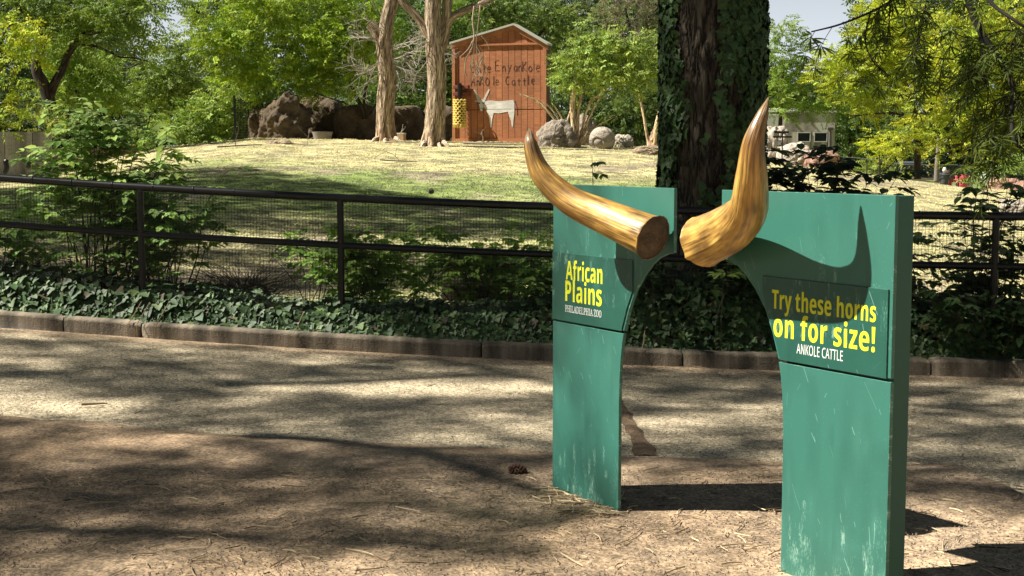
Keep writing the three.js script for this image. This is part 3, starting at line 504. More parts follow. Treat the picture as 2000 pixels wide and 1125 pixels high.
// a leaf lying on a surface: its normal n, its tip pointing along t
const lay = (p, n, t, s, R, tip = 0.5) => { const z0 = t.clone().sub(n.clone().multiplyScalar(t.dot(n))).normalize(), nn = n.clone().addScaledVector(randDir(R), tip).normalize(), x = z0.sub(nn.clone().multiplyScalar(z0.dot(nn))).normalize(), z = x.clone().cross(nn); return new THREE.Matrix4().makeBasis(x.multiplyScalar(s), nn.multiplyScalar(s), z.multiplyScalar(s)).setPosition(p); };
{
  const ivy = thing('climbing_ivy', 'dark heart-leaved ivy climbing the massive oak trunk', 'ivy', V(oakBase.x, 0, oakBase.z)), R = rng(610), mats = [], cols = [], stems = new MB();
  for (let k = 0; k < 34; k++) {
    let a = R() < 0.45 ? lerp(-2.5, -1.9, R()) : R() < 0.75 ? lerp(-1.35, -0.2, R()) : lerp(-2.4, -0.5, R()); const pts = [], top = 1.2 + 2.6 * R();
    for (let y = 0; y < top; y += 0.12) { a += 0.10 * (R() - 0.5); const r = trunkR(y) * 1.015, c = trunkC(y); pts.push(V(c.x + Math.cos(a) * r, y, c.z - Math.sin(a) * r)); }
    if (pts.length > 3) stems.tube(pts, [0.007, 0.003], 5, { open: true });
  }
  for (let k = 0; k < 24000; k++) {
    const a = lerp(-3.5, 0.35, R()), y = R() * 4.2, c = Math.cos(a);        // a = -pi/2 faces the camera
    const n = fbm(c * 2.6 + 3, y * 1.5, 6.6, 3);
    let p = -0.02 + 0.75 * sstep(0.30, 0.62, c) + 0.75 * sstep(-0.62, -0.92, c) * (y > 0.4 ? 1 : 0.6) + 0.5 * sstep(0.5, 0.1, y) + 0.30 * Math.exp(-Math.pow((c - 0.18) / 0.22, 2)) - 0.25 * sstep(-0.2, -0.5, c) * sstep(-0.85, -0.6, c) + 0.35 * sstep(1.45, 1.15, y) * Math.exp(-Math.pow((c + 0.1) / 0.3, 2));
    if (y > 2.2 && c > 0.0) p += 0.35;
    if (R() > p + 1.1 * n) continue;
    const out = V(c, 0.1, -Math.sin(a)), r = trunkR(y) * 0.99 + 0.02 + 0.06 * R() * clamp(p), q = V(trunkC(y).x + c * r, y, trunkC(y).z - Math.sin(a) * r);
    mats.push(lay(q, out, V((R() - 0.5) * 1.2, -1, (R() - 0.5) * 1.2), 0.034 + 0.05 * R(), R, 0.5)); cols.push(shade([0.040, 0.085, 0.022], 0.6 + 0.9 * R(), 0.25 * (R() - 0.5)));
  }
  mesh('stem', stems.geo(), M.stem, ivy); instanced('leaves', ivyLeaf, M.gloss, mats, cols, ivy, 'stuff');
}
// ivy covering the bank
{
  const R = rng(620), mats = [], cols = [];
  for (let k = 0; k < 34000; k++) {
    const x = lerp(-6.2, 5.2, R()), o = R() < 0.3 ? 0.16 * R() : 1.25 * R(), b = bankTop(x), d = curbD(x) + 0.14 + o;
    const top = b * sstep(-0.02, 0.22, o) * sstep(1.3, 0.6, o), y = G(x, curbD(x)) + 0.12 + top * (0.35 + 0.65 * Math.sqrt(R())) + (o < 0.1 ? -0.02 : 0) + 0.03 * R();
    const clumpy = fbm(x * 2.2, o * 2.5, 3.1, 3); if (R() > 0.85 + clumpy) continue;
    const slope = V(0, 1, 0).addScaledVector(V(0, 0, 1), sstep(0.35, 0.05, o) * 1.3 + 0.25).addScaledVector(V(-0.2, 0, 0), 1).normalize();
    const s = (x < -2.4 ? 0.080 : 0.058) * (0.45 + 1.0 * R() * R() + 0.15 * R());
    mats.push(lay(V(x, y, -d), slope, V((R() - 0.5) * 1.6, -0.6, 0.8), s, R, 0.55));
    const q = R(); cols.push(shade(q < 0.14 ? [0.09, 0.15, 0.04] : q < 0.17 ? [0.085, 0.065, 0.035] : [0.036, 0.075, 0.022], 0.65 + 0.75 * R() + 0.4 * clumpy, 0.25 * (R() - 0.5)));
  }
  tag(instanced('ivy_bed', ivyLeaf, M.gloss, mats, cols, scene), 'dense green ivy covering the bank behind the kerb', 'ivy', null, 'stuff');
  // runners that hang over the kerb
  const rs = [[245, 600, 668], [262, 605, 652], [575, 640, 688], [300, 605, 660], [1245, 650, 720], [1700, 640, 690]];
  rs.forEach(([px, y0, y1], k) => { const x = at(px, 640, curbD(-2)).x, d = curbD(x), g = G(x, d), pts = curve([V(x + 0.05, g + 0.26, -(d + 0.2)), V(x + 0.02, g + 0.155, -(d + 0.03)), V(x, g + 0.11, -(d - 0.012)), V(x + 0.015 * (k % 3 - 1), g + (k % 2 ? 0.02 : 0.07), -(d - 0.016))], 10); tag(mesh('ivy_runner', new MB().tube(pts, [0.004, 0.002], 5).geo(), std({ color: rgb(0.30, 0.21, 0.12) }), scene), null, 'vine runner'); });
  const names = ['leftmost thin brown ivy runner draped over the kerb', 'second thin brown ivy runner from the left on the kerb', 'brown runner hanging on the kerb before the second fence post', 'third thin brown ivy runner from the left on the kerb', 'brown runner on the kerb seen through the arch of the boards', 'brown runner on the kerb beside the right-hand board'];
  scene.children.filter(o => o.name.startsWith('ivy_runner')).forEach((o, k) => { o.userData.label = names[k]; });
}
// saplings and shrubs: stems with paired leaves
function sapling(name, label, px, d, { h = 1.3, n = 6, lean = 0.35, leaf = 0.075, per = 26, color = [0.05, 0.095, 0.022], seed = 1, from = 0.25, spreadX = 0.3, spreadZ = 0.25, side = 1, ivyish, group, tilt: tl = 0, dark = 1, base, kind }) {
  const x = at(px, 600, d).x, y = base ?? land(x, Math.max(d, 11.4)) - 0.03, t = thing(name, label, 'shrub', V(x, y, -d), 0, group), R = rng(seed), mats = [], cols = [], mb = new MB();
  for (let k = 0; k < n; k++) {
    const p0 = V(spreadX * 0.35 * (R() - 0.5), 0, spreadZ * (R() - 0.5)), L = h * (0.62 + 0.42 * R()), e = V(tl + lean * (R() - 0.5) * 2, 0, lean * (R() - 0.5)), p3 = p0.clone().add(V(spreadX * (R() - 0.5) + e.x * h * 0.7, L, e.z * h * 0.6));
    const pts = curve([p0, p0.clone().lerp(p3, 0.35).add(V(0.07 * (R() - 0.5), 0.06, 0.05 * (R() - 0.5))), p0.clone().lerp(p3, 0.7).add(V(0.08 * (R() - 0.5), 0.07, 0.05 * (R() - 0.5))), p3], 16), r = 0.004 + 0.004 * h * R();
    mb.tube(pts, [r, 0.0016], 5, { open: true });
    const tw = Math.round(per / 5);
    for (let q = 0; q < tw; q++) {
      const s = from + (1 - from) * (q + R()) / tw, o = pts[Math.min(16, Math.round(s * 16))], dr = V(R() - 0.5, 0.15 + 0.3 * (R() - 0.4), R() - 0.5).normalize(), TL = side * (0.10 + 0.28 * R()) * (1.15 - 0.5 * s), tp = [o.clone()];
      for (let j = 1; j <= 4; j++) { dr.add(V(0, -0.10, 0)).normalize(); tp.push(tp[j - 1].clone().addScaledVector(dr, TL / 4)); }
      mb.tube(tp, [0.0024, 0.001], 4, { open: true });
      const sd = dr.clone().cross(_y).normalize(), br = 0.65 + 0.7 * R();
      for (let j = 1; j <= 4; j++) for (const f of j === 4 ? [-1, 1, 0] : [-1, 1]) {
        const dir = dr.clone().multiplyScalar(f ? 0.55 : 1).addScaledVector(sd, f * 0.85).add(V(0, -0.28 - 0.5 * R(), 0)).normalize(), nor = V(0.4 * (R() - 0.5), 1, 0.4 * (R() - 0.5) + 0.25);
        mats.push(lay(tp[j], nor.normalize(), dir, leaf * (0.6 + 0.65 * R()), R, 0.25)); cols.push(shade(color, dark * br * (0.8 + 0.4 * R()), 0.25 * (R() - 0.5)));
      }
    }
  }
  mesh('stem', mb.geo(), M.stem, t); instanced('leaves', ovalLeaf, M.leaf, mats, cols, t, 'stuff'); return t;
}
sapling('leafy_sapling', 'tall leafy sapling clump rising above the fence near the concrete wall', 185, 11.9, { h: 1.70, n: 20, lean: 0.5, leaf: 0.095, per: 60, seed: 31, from: 0.42, spreadX: 0.75, side: 1.15, color: [0.288, 0.426, 0.087] });
sapling('leafy_sapling', 'bushy sapling with leaves along the top rail left of the first visible post', 255, 11.75, { h: 1.25, n: 18, lean: 0.5, leaf: 0.08, per: 50, seed: 32, from: 0.28, spreadX: 0.8, color: [0.194, 0.324, 0.062] });
sapling('leafy_sapling', 'slender sapling leaning right of the first visible fence post', 335, 12.0, { h: 1.22, n: 13, lean: 0.5, leaf: 0.085, per: 46, seed: 33, from: 0.4, spreadX: 0.6, tilt: 0.12, color: [0.194, 0.308, 0.050] });
sapling('leafy_sapling', 'young leafy plant at the left end of the fence', 12, 11.8, { h: 0.95, n: 8, lean: 0.35, leaf: 0.10, per: 30, seed: 34, spreadX: 0.5, color: [0.194, 0.341, 0.050] });
sapling('leafy_sapling', 'low leafy shrub behind the mesh left of the second visible post', 130, 11.7, { h: 0.5, n: 10, lean: 0.6, leaf: 0.075, per: 26, seed: 35, from: 0.15, spreadX: 1.1, color: [0.173, 0.293, 0.050] });
sapling('leafy_sapling', 'bushy green shrub behind the mesh just right of the second visible post', 730, 11.8, { h: 0.80, n: 20, lean: 0.75, leaf: 0.085, per: 46, seed: 36, from: 0.2, spreadX: 0.9, color: [0.232, 0.376, 0.055] });
sapling('leafy_sapling', 'arching shrub behind the mesh beside the left board', 945, 11.9, { h: 0.86, n: 20, lean: 0.9, leaf: 0.085, per: 42, seed: 37, from: 0.3, spreadX: 1.1, color: [0.239, 0.383, 0.059] });
sapling('leafy_sapling', 'thin airy sapling behind the mesh left of the second visible post', 600, 11.9, { h: 0.85, n: 6, lean: 0.45, leaf: 0.07, per: 14, seed: 38, from: 0.45, spreadX: 0.5, color: [0.211, 0.341, 0.055] });
sapling('leafy_sapling', 'dark leafy shrub crowding the left edge of the left board', 1065, 11.3, { h: 0.72, n: 8, lean: 0.4, leaf: 0.08, per: 30, seed: 39, from: 0.1, spreadX: 0.6, color: [0.173, 0.308, 0.050] });
sapling('seedling', 'single slender seedling poking up above the left board', 1152, 11.2, { h: 1.5, n: 1, lean: 0.02, leaf: 0.075, per: 10, seed: 40, from: 0.86, spreadX: 0.05, side: 0.4, color: [0.104, 0.190, 0.045] });
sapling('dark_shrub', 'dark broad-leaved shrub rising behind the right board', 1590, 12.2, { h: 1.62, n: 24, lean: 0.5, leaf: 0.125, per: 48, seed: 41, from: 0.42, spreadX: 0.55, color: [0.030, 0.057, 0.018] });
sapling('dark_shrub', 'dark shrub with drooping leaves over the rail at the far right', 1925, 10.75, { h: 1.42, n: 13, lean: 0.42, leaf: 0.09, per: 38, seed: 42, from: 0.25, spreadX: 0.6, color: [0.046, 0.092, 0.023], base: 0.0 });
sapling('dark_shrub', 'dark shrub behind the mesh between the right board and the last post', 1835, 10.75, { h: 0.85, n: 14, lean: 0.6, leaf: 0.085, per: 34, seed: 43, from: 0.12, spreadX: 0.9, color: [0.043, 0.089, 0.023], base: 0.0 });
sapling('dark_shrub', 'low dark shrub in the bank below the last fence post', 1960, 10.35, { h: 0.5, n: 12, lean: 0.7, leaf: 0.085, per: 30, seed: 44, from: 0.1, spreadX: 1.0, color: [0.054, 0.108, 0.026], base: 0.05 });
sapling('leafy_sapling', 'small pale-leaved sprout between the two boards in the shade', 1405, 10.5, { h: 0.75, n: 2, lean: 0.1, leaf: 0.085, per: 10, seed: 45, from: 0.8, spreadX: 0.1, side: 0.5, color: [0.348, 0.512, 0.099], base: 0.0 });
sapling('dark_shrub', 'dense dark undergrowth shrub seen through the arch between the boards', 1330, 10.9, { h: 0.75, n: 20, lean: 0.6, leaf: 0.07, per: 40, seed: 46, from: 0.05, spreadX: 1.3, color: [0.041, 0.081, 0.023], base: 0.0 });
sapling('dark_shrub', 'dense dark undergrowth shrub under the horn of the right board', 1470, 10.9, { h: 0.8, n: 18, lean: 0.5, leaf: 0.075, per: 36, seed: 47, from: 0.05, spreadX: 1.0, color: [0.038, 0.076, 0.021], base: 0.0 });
// dead grass clump and a fallen log behind the mesh
{
  const d = 11.9, x = at(480, 560, d).x, t = thing('dry_grass_clump', 'dark tangled clump of dry grass behind the mesh', 'grass clump', V(x, land(x, d) - 0.02, -d)), R = rng(66), mb = new MB();
  for (let k = 0; k < 900; k++) { const a = R() * 6.28, L = 0.2 + 0.35 * R(), p = V(0.22 * (R() - 0.5), 0, 0.22 * (R() - 0.5)), e = p.clone().add(V(Math.cos(a) * L * (0.3 + R()), L * (0.35 + 0.65 * R()), Math.sin(a) * L * 0.7)), m = p.clone().lerp(e, 0.5).add(V(0, 0.10, 0)); mb.tube(curve([p, m, e], 5), [0.0025, 0.001], 3, { open: true }); }
  mesh('blades', mb.geo(), std({ color: rgb(0.10, 0.085, 0.05), roughness: 1 }), t).userData.kind = 'stuff';
  const dl = 13.1, lp = [[868, 518], [930, 514], [1010, 522], [1100, 545], [1180, 560]].map(([a, b]) => at(a, b, dl)), lg = new MB().tube(curve(lp, 40), [0.075, 0.10, 0.095], 16, { disp: (a, L) => 1 + 0.2 * noise(Math.cos(a) * 2, Math.sin(a) * 2, L * 3) });
  tag(mesh('fallen_log', lg.geo(), M.darkBark), 'dark fallen log lying behind the mesh by the left board', 'log');
}

// ------------------------------------------------------------------ rocks
function rockGeo(seed, { p = 2, rough = 0.25, freq = 1.3, detail = 20, flat = -0.7 } = {}) {
  let g = new THREE.IcosahedronGeometry(1, detail); g.deleteAttribute('normal'); g.deleteAttribute('uv'); g = mergeVertices(g, 1e-4); const q = g.attributes.position, uv = [];
  for (let i = 0; i < q.count; i++) {
    let v = V(q.getX(i), q.getY(i), q.getZ(i)); const s = Math.pow(Math.pow(Math.abs(v.x), p) + Math.pow(Math.abs(v.y), p) + Math.pow(Math.abs(v.z), p), -1 / p), n = fbm(v.x * freq + seed * 3.7, v.y * freq + seed, v.z * freq, 5), r = Math.abs(noise(v.x * 2.6 + seed, v.y * 2.6, v.z * 2.6));
    v.multiplyScalar(s * (1 + rough * n * 1.6 - rough * 0.4 * r)); if (v.y < flat) v.y = flat; q.setXYZ(i, v.x, v.y, v.z); uv.push((v.x + v.z * 0.7) * 0.7, (v.y + v.z * 0.5) * 0.7);
  }
  g.setAttribute('uv', new THREE.Float32BufferAttribute(uv, 2)); g.computeVertexNormals(); return g;
}
// a rock filling the box of photograph pixels x0..x1, y0..y1 at distance d
function rock(name, label, cat, [x0, y0, x1, y1], d, mat, seed, o = {}) {
  const s = PX(d), c = at((x0 + x1) / 2, y1, d), w = (x1 - x0) / 2 * s, h = (y1 - y0) * s, g = rockGeo(seed, o); g.computeBoundingBox(); const b = g.boundingBox;
  g.translate(-(b.min.x + b.max.x) / 2, -b.min.y, 0); g.scale(2 * w / (b.max.x - b.min.x), h / (b.max.y - b.min.y) * 1.06, (o.deep ?? 0.8) * (w + h / 2) / 1.2); g.computeVertexNormals();
  const m = mesh(name, g, mat); m.position.set(c.x, c.y - 0.06 * h, c.z); if (o.turn) m.rotation.y = o.turn; return tag(m, label, cat);
}
const brownRock = rockMat(0.120, 0.090, 0.058), greyRock = rockMat(0.30, 0.27, 0.235), paleRock = rockMat(0.50, 0.47, 0.42), pinkRock = rockMat(0.40, 0.25, 0.20), logRock = rockMat(0.40, 0.33, 0.24);
rock('boulder', 'narrow upright brown boulder beside the black mesh panel', 'rock', [487, 203, 530, 274], 41.5, brownRock, 1, { p: 3, rough: 0.35 });
rock('boulder', 'large sloping brown rock mound at the left of the cave', 'rock', [503, 180, 606, 276], 41, brownRock, 2, { p: 2.2, rough: 0.32, freq: 1.6 });
rock('boulder', 'dark brown rock forming the back of the cave behind the trough', 'rock', [578, 186, 680, 278], 43.5, brownRock, 3, { p: 3.2, rough: 0.22 });
rock('boulder', 'square brown rock ledge with stems growing on top', 'rock', [655, 205, 745, 277], 42.5, brownRock, 4, { p: 5, rough: 0.14, freq: 1.8 });
rock('boulder', 'long dark brown rock ledge behind the left dead tree', 'rock', [735, 206, 830, 280], 43.2, brownRock, 5, { p: 5, rough: 0.14 });
rock('boulder', 'shaded brown rock between the right dead tree and the shed', 'rock', [822, 205, 905, 282], 44.2, brownRock, 6, { p: 4, rough: 0.2 });
rock('stone_block', 'pale broken log-shaped stone lying on the mound crest', 'rock', [513, 272, 580, 304], 34.5, logRock, 7, { p: 3.4, rough: 0.3, deep: 0.5, turn: 0.3 });
rock('flat_stone', 'low flat stone slab at the left shoulder of the mound', 'rock', [388, 282, 442, 297], 35.5, logRock, 8, { p: 4, rough: 0.12, deep: 0.6 });
rock('boulder', 'big dark grey boulder with a pale top right of the shed', 'rock', [1047, 232, 1128, 300], 36.5, greyRock, 9, { p: 2.8, rough: 0.24, deep: 0.7 });
rock('boulder', 'dark grey boulder behind the dead shrub stems', 'rock', [1110, 222, 1168, 296], 39, greyRock, 10, { p: 2.4, rough: 0.25 });
rock('boulder', 'pale rounded rock leaning behind the stone ball', 'rock', [1192, 262, 1238, 297], 38, paleRock, 11, { p: 2.2, rough: 0.2 });
rock('flat_stone', 'flat weathered slab left of the oak trunk', 'rock', [1236, 284, 1312, 306], 34.5, logRock, 12, { p: 4.5, rough: 0.2, deep: 0.6 });
rock('boulder', 'reddish rock half hidden by the left edge of the oak trunk', 'rock', [1266, 250, 1312, 290], 39.5, pinkRock, 13, { p: 2.4, rough: 0.3 });
rock('boulder', 'pale grey crag in front of the flat-roofed building', 'rock', [1478, 246, 1540, 318], 62, paleRock, 14, { p: 2.6, rough: 0.35 });
rock('boulder', 'pale sloping rock right of the dark lamp post', 'rock', [1512, 277, 1592, 330], 61, paleRock, 15, { p: 2.2, rough: 0.3 });
rock('boulder', 'reddish rounded rock below the building windows', 'rock', [1568, 290, 1648, 336], 60, pinkRock, 16, { p: 2.4, rough: 0.22 });
rock('boulder', 'pinkish rock ledge under the trees at the far right', 'rock', [1930, 345, 1992, 378], 46, pinkRock, 17, { p: 3.4, rough: 0.25 });
rock('boulder', 'brown boulder at the right edge of the picture', 'rock', [1968, 353, 2040, 388], 45, pinkRock, 18, { p: 3, rough: 0.25 });
rock('boulder', 'pale grey stone just above the rail at the far right', 'rock', [1946, 388, 2006, 424], 24, paleRock, 19, { p: 3, rough: 0.3 });
rock('boulder', 'flat grey rock half buried behind the mesh by the fallen log', 'rock', [860, 528, 1020, 580], 12.6, greyRock, 20, { p: 3, rough: 0.25, deep: 0.6 });
rock('small_stone', 'small pale pointed stone on the green band of grass', 'rock', [837, 367, 848, 378], 21, paleRock, 21, { detail: 6 });
// the stone ball with a ring-shaped hollow
{
  const d = 36.3, r = 25.5 * PX(d), c = at(1176, 273, d), g0 = new THREE.SphereGeometry(1, 96, 72), q = g0.attributes.position, ax = V(-0.42, -0.30, 0.86).normalize();
  for (let i = 0; i < q.count; i++) { const v = V(q.getX(i), q.getY(i), q.getZ(i)).normalize(), a = v.angleTo(ax) * 57.3, k = a < 14 ? 0.985 : a < 30 ? lerp(0.985, 0.90, sstep(14, 20, a)) + 0.1 * sstep(23, 30, a) : 1; v.multiplyScalar(k + 0.012 * fbm(v.x * 4, v.y * 4, v.z * 4, 4)); q.setXYZ(i, v.x * r, v.y * r, v.z * r); }
  g0.computeVertexNormals(); const m = mesh('stone_ball', g0, rockMat(0.44, 0.41, 0.37)); m.position.copy(c); tag(m, 'round grey stone ball with a ring-shaped hollow', 'stone ball');
}
// feeding trough and small block
{
  const d = 40, s = PX(d), c = at(630, 275, d), pts = [[0, 0], [15, 0], [16, 1], [19, 13], [20.5, 15], [19.5, 15.5], [17.5, 13], [14, 2], [0, 2]].map(([a, b]) => new THREE.Vector2(a * s, b * s * 1.12));
  const t = thing('feeding_trough', 'grey tapered feeding tub standing before the cave', 'trough', V(c.x, c.y - 0.01, c.z)); mesh('tub', new THREE.LatheGeometry(pts, 28), std({ color: rgb(0.22, 0.19, 0.165) }), t); mesh('rim', new THREE.TorusGeometry(19.8 * s, 0.8 * s, 8, 28).rotateX(Math.PI / 2).translate(0, 17.2 * s, 0), std({ color: rgb(0.09, 0.08, 0.075) }), t);
  const b = at(782, 276, 38.6), k = thing('salt_block', 'small pale and tan block beside the left dead tree', 'block', b, -0.25); mesh('block', boxGeo(0.26, 0.19, 0.22, 0, 0.10, 0, 0.012), std({ color: rgb(0.42, 0.26, 0.14) }), k); mesh('lid', boxGeo(0.27, 0.035, 0.23, 0, 0.212, 0, 0.008), std({ color: rgb(0.55, 0.50, 0.42) }), k);
}
// ------------------------------------------------------------------ the shed
{
  const D = 39.2, s = PX(D), c = at(975, 279, D), t = thing('shed', 'rust orange timber shed with white bull painting and hand lettering', 'shed', V(c.x, c.y, c.z), -0.30);
  const W = 191 * s, X0 = -W / 2, H1 = 192 * s, Hp = 224 * s, xp = (1006 - 975) * s, HR = 187 * s, seam = 64 * s, beam = 188 * s;
  const wood = std({ color: rgb(0.50, 0.195, 0.082), map: rep(T.wood, 0.6), bumpMap: rep(T.wood, 0.6), bumpScale: 0.006 }), wood2 = std({ color: rgb(0.47, 0.180, 0.076), map: rep(T.wood, 0.6, 0.7), bumpMap: rep(T.wood, 0.6), bumpScale: 0.006 }), trim = std({ color: rgb(0.50, 0.205, 0.09), map: rep(T.wood, 1) }), roofM = std({ color: rgb(0.40, 0.40, 0.34), roughness: 0.6 }), back = std({ color: rgb(0.10, 0.04, 0.02) });
  const roofY = x => x < xp ? lerp(H1, Hp, (x - X0) / (xp - X0)) : lerp(Hp, HR, (x - xp) / (X0 + W - xp));
  const poly = (pts, z, dep, mat, name, parent = t) => { const g = new THREE.ExtrudeGeometry(new THREE.Shape(pts.map(p => new THREE.Vector2(...p))), { depth: dep, bevelEnabled: false }); g.translate(0, 0, z); return mesh(name, g, mat, parent); };
  poly([[X0 + 0.02, 0], [X0 + W - 0.02, 0], [X0 + W - 0.02, HR - 0.06], [xp, Hp - 0.08], [X0 + 0.02, H1 - 0.06]], -0.4, 0.36, back, 'wall_core');
  const n = 15, bw = W / n;
  for (let k = 0; k < n; k++) {                                                  // siding boards in three courses
    const a = X0 + k * bw + 0.006, b = X0 + (k + 1) * bw - 0.006, j = () => 0.004 * hash(k, 7, 3), m = k % 2 ? wood : wood2;
    poly([[a, 0.03], [b, 0.03], [b, seam - 0.012], [a, seam - 0.012]], -0.03, 0.03 + 0.004 * hash(k, 1, 1), m, 'siding_board');
    poly([[a, seam + 0.012], [b, seam + 0.012], [b, beam], [a, beam]], -0.03, 0.03 + 0.004 * hash(k, 2, 1), m, 'siding_board');
    { const ya = Math.max(beam + 0.045, roofY(a) - 0.12), yb = Math.max(beam + 0.04, roofY(b) - 0.12); poly(a < xp && b > xp ? [[a, beam + 0.03], [b, beam + 0.03], [b, yb], [xp, roofY(xp) - 0.12], [a, ya]] : [[a, beam + 0.03], [b, beam + 0.03], [b, yb], [a, ya]], -0.03, 0.03 + 0.004 * hash(k, 3, 1), m, 'siding_board'); }
  }
  const trimBox = (x, y, w, h, dz = 0.05) => mesh('trim_board', boxGeo(w, h, dz, x, y, dz / 2 - 0.001, 0.006), trim, t);
  trimBox(X0 + 0.045, beam / 2 + 0.03, 0.09, beam + 0.06); trimBox(X0 + W - 0.045, beam / 2, 0.09, beam); trimBox(0, 0.06, W - 0.185, 0.12); trimBox(0, beam + 0.005, W - 0.185, 0.055);
  for (const [a, b] of [[X0 - 0.05, xp], [xp, X0 + W + 0.05]]) { const ya = roofY(a), yb = roofY(b); poly([[a, ya - 0.13], [b, yb - 0.13], [b, yb], [a, ya]], -0.0, 0.055, trim, 'barge_board'); poly([[a, ya + 0.002], [b, yb + 0.002], [b, yb + 0.055], [a, ya + 0.055]], -0.4, 0.52, roofM, 'roof'); }
  // hand-cut lettering, stroke by stroke
  const glyph = { E: [[[0.5, 1], [0, 0.95], [0.04, 0], [0.55, 0.04]], [[0.02, 0.52], [0.4, 0.55]]], n: [[[0.02, 0.55], [0.05, 0]], [[0.04, 0.35], [0.22, 0.56], [0.38, 0.48], [0.42, 0]]], t: [[[0.2, 0.82], [0.2, 0.08], [0.32, 0]], [[0, 0.56], [0.42, 0.58]]], e: [[[0.02, 0.3], [0.4, 0.36], [0.36, 0.56], [0.12, 0.56], [0, 0.3], [0.12, 0.02], [0.4, 0.06]]], y: [[[0, 0.6], [0.2, 0.2]], [[0.44, 0.62], [0.05, -0.32]]], a: [[[0.4, 0.5], [0.15, 0.56], [0, 0.3], [0.1, 0.04], [0.32, 0.1], [0.41, 0.5]], [[0.41, 0.5], [0.46, 0]]], K: [[[0.02, 0.95], [0.04, 0]], [[0.45, 0.92], [0.05, 0.42], [0.5, 0.02]]], o: [[[0.22, 0.58], [0.02, 0.34], [0.12, 0.04], [0.36, 0.06], [0.46, 0.34], [0.22, 0.58]]], O: [[[0.28, 0.9], [0.02, 0.5], [0.16, 0.04], [0.44, 0.06], [0.58, 0.5], [0.28, 0.9]]], l: [[[0.06, 0.95], [0.06, 0]]], A: [[[0, 0], [0.28, 0.95], [0.5, 0]], [[0.1, 0.36], [0.42, 0.36]]], C: [[[0.55, 0.85], [0.25, 0.92], [0.02, 0.5], [0.2, 0.05], [0.56, 0.12]]] };
  const inkM = std({ color: rgb(0.055, 0.018, 0.010), roughness: 0.8 });
  const ribbon = (pl, w, z, dep) => { const sh = []; const q = pl.map(p => new THREE.Vector2(...p)), L = [], Rr = []; q.forEach((p, i) => { const d = (q[Math.min(i + 1, q.length - 1)].clone().sub(q[Math.max(i - 1, 0)])).normalize(); L.push(new THREE.Vector2(p.x - d.y * w, p.y + d.x * w)); Rr.unshift(new THREE.Vector2(p.x + d.y * w, p.y - d.x * w)); }); const g = new THREE.ExtrudeGeometry(new THREE.Shape([...L, ...Rr]), { depth: dep, bevelEnabled: false }); g.translate(0, 0, z); return g; };
  const lineOf = (chars, xs, y, h) => { const gs = []; chars.forEach((ch, k) => { const [px, sc = 1, dy = 0] = xs[k]; for (const st of glyph[ch]) { const p3 = st.length > 3 && ch !== 'E' ? new THREE.SplineCurve(st.map(([a, b]) => new THREE.Vector2(a, b))).getPoints(14).map(v => [v.x, v.y]) : st; gs.push(ribbon(p3.map(([a, b]) => [(px - 975) * s + a * h * sc * 0.80, (279 - y - dy) * s + b * h * sc]), 0.62 * s, 0.0045, 0.003)); } }); return mergeGeometries(gs); };
  mesh('lettering', lineOf([...'EnteEnyanKole'], [[917, 1.05], [931], [942], [951], [967, 1.1, -2], [981, 1, -1], [993, 1, -2], [1005, 1, -1], [1014, 1, -1], [1022, 1.1, 0], [1034, 1, 0], [1044, 1.1, -1], [1050]], 143, 18.5 * s), inkM, t);
  mesh('lettering', lineOf([...'AnKOleCattle'], [[918, 1.05], [928], [936, 1.1], [947, 0.95], [963, 1.1], [968], [988, 1], [1001, 1, 1], [1012, 1, 2], [1023, 1, 2], [1033, 1.1, 0], [1040, 1, -1]], 168, 17.5 * s), inkM, t);
  // painted bull
  const bull = [[946, 199], [955, 197], [975, 199], [1000, 197], [1004, 197], [1006, 203], [1006, 222], [1004, 236], [1003, 249], [1001, 249], [999, 236], [995, 226], [993, 219], [975, 222], [964, 221], [961, 232], [959, 249], [957, 249], [955, 232], [952, 222], [948, 214], [945, 209], [942, 213], [941, 217], [938, 218], [936, 215], [935, 208], [932, 200], [930, 199], [925, 199], [926, 197], [931, 197], [923, 176], [925, 176], [937, 195], [942, 195], [954, 175], [956, 177], [947, 196]];
  const toL = pl => pl.map(([x, y]) => [(x - 975) * s, (279 - y) * s]), grow = (pl, k) => { const cx = pl.reduce((a, p) => a + p[0], 0) / pl.length; const out = []; pl.forEach((p, i) => { const a = pl[(i + pl.length - 1) % pl.length], b = pl[(i + 1) % pl.length], dx = b[0] - a[0], dy = b[1] - a[1], l = Math.hypot(dx, dy) || 1; out.push([p[0] + dy / l * k, p[1] - dx / l * k]); }); return out; };
  const pb = toL(bull); poly(grow(pb, 0.028), 0.0045, 0.003, inkM, 'bull_outline'); const bp = poly(pb, 0.0045, 0.0055, std({ color: rgb(0.85, 0.83, 0.77), map: rep(T.wood, 0.8) }), 'bull_painting'); bp.userData.label = 'white long-horned bull painted side on';
  const marks = []; for (const [x, y] of [[934.5, 202], [943, 202]]) { const g = new THREE.CircleGeometry(1.7 * s, 12); g.translate((x - 975) * s, (279 - y) * s, 0.0112); marks.push(g); }
  for (const g of marks) mesh('bull_eye', g, inkM, t);
  mesh('bull_lines', mergeGeometries([ribbon(toL([[1007, 199], [1010, 206], [1012, 215], [1012, 226]]), 0.5 * s, 0.0045, 0.004), ribbon(toL([[931, 200], [934, 210], [936, 215]]), 0.4 * s, 0.0104, 0.001), ribbon(toL([[946, 199], [944, 208], [941, 214]]), 0.4 * s, 0.0104, 0.001), ribbon(toL([[937, 213], [941, 213]]), 0.4 * s, 0.0104, 0.001), ribbon(toL([[948, 214], [1000, 214]]), 0.3 * s, 0.0104, 0.001)]), inkM, t);
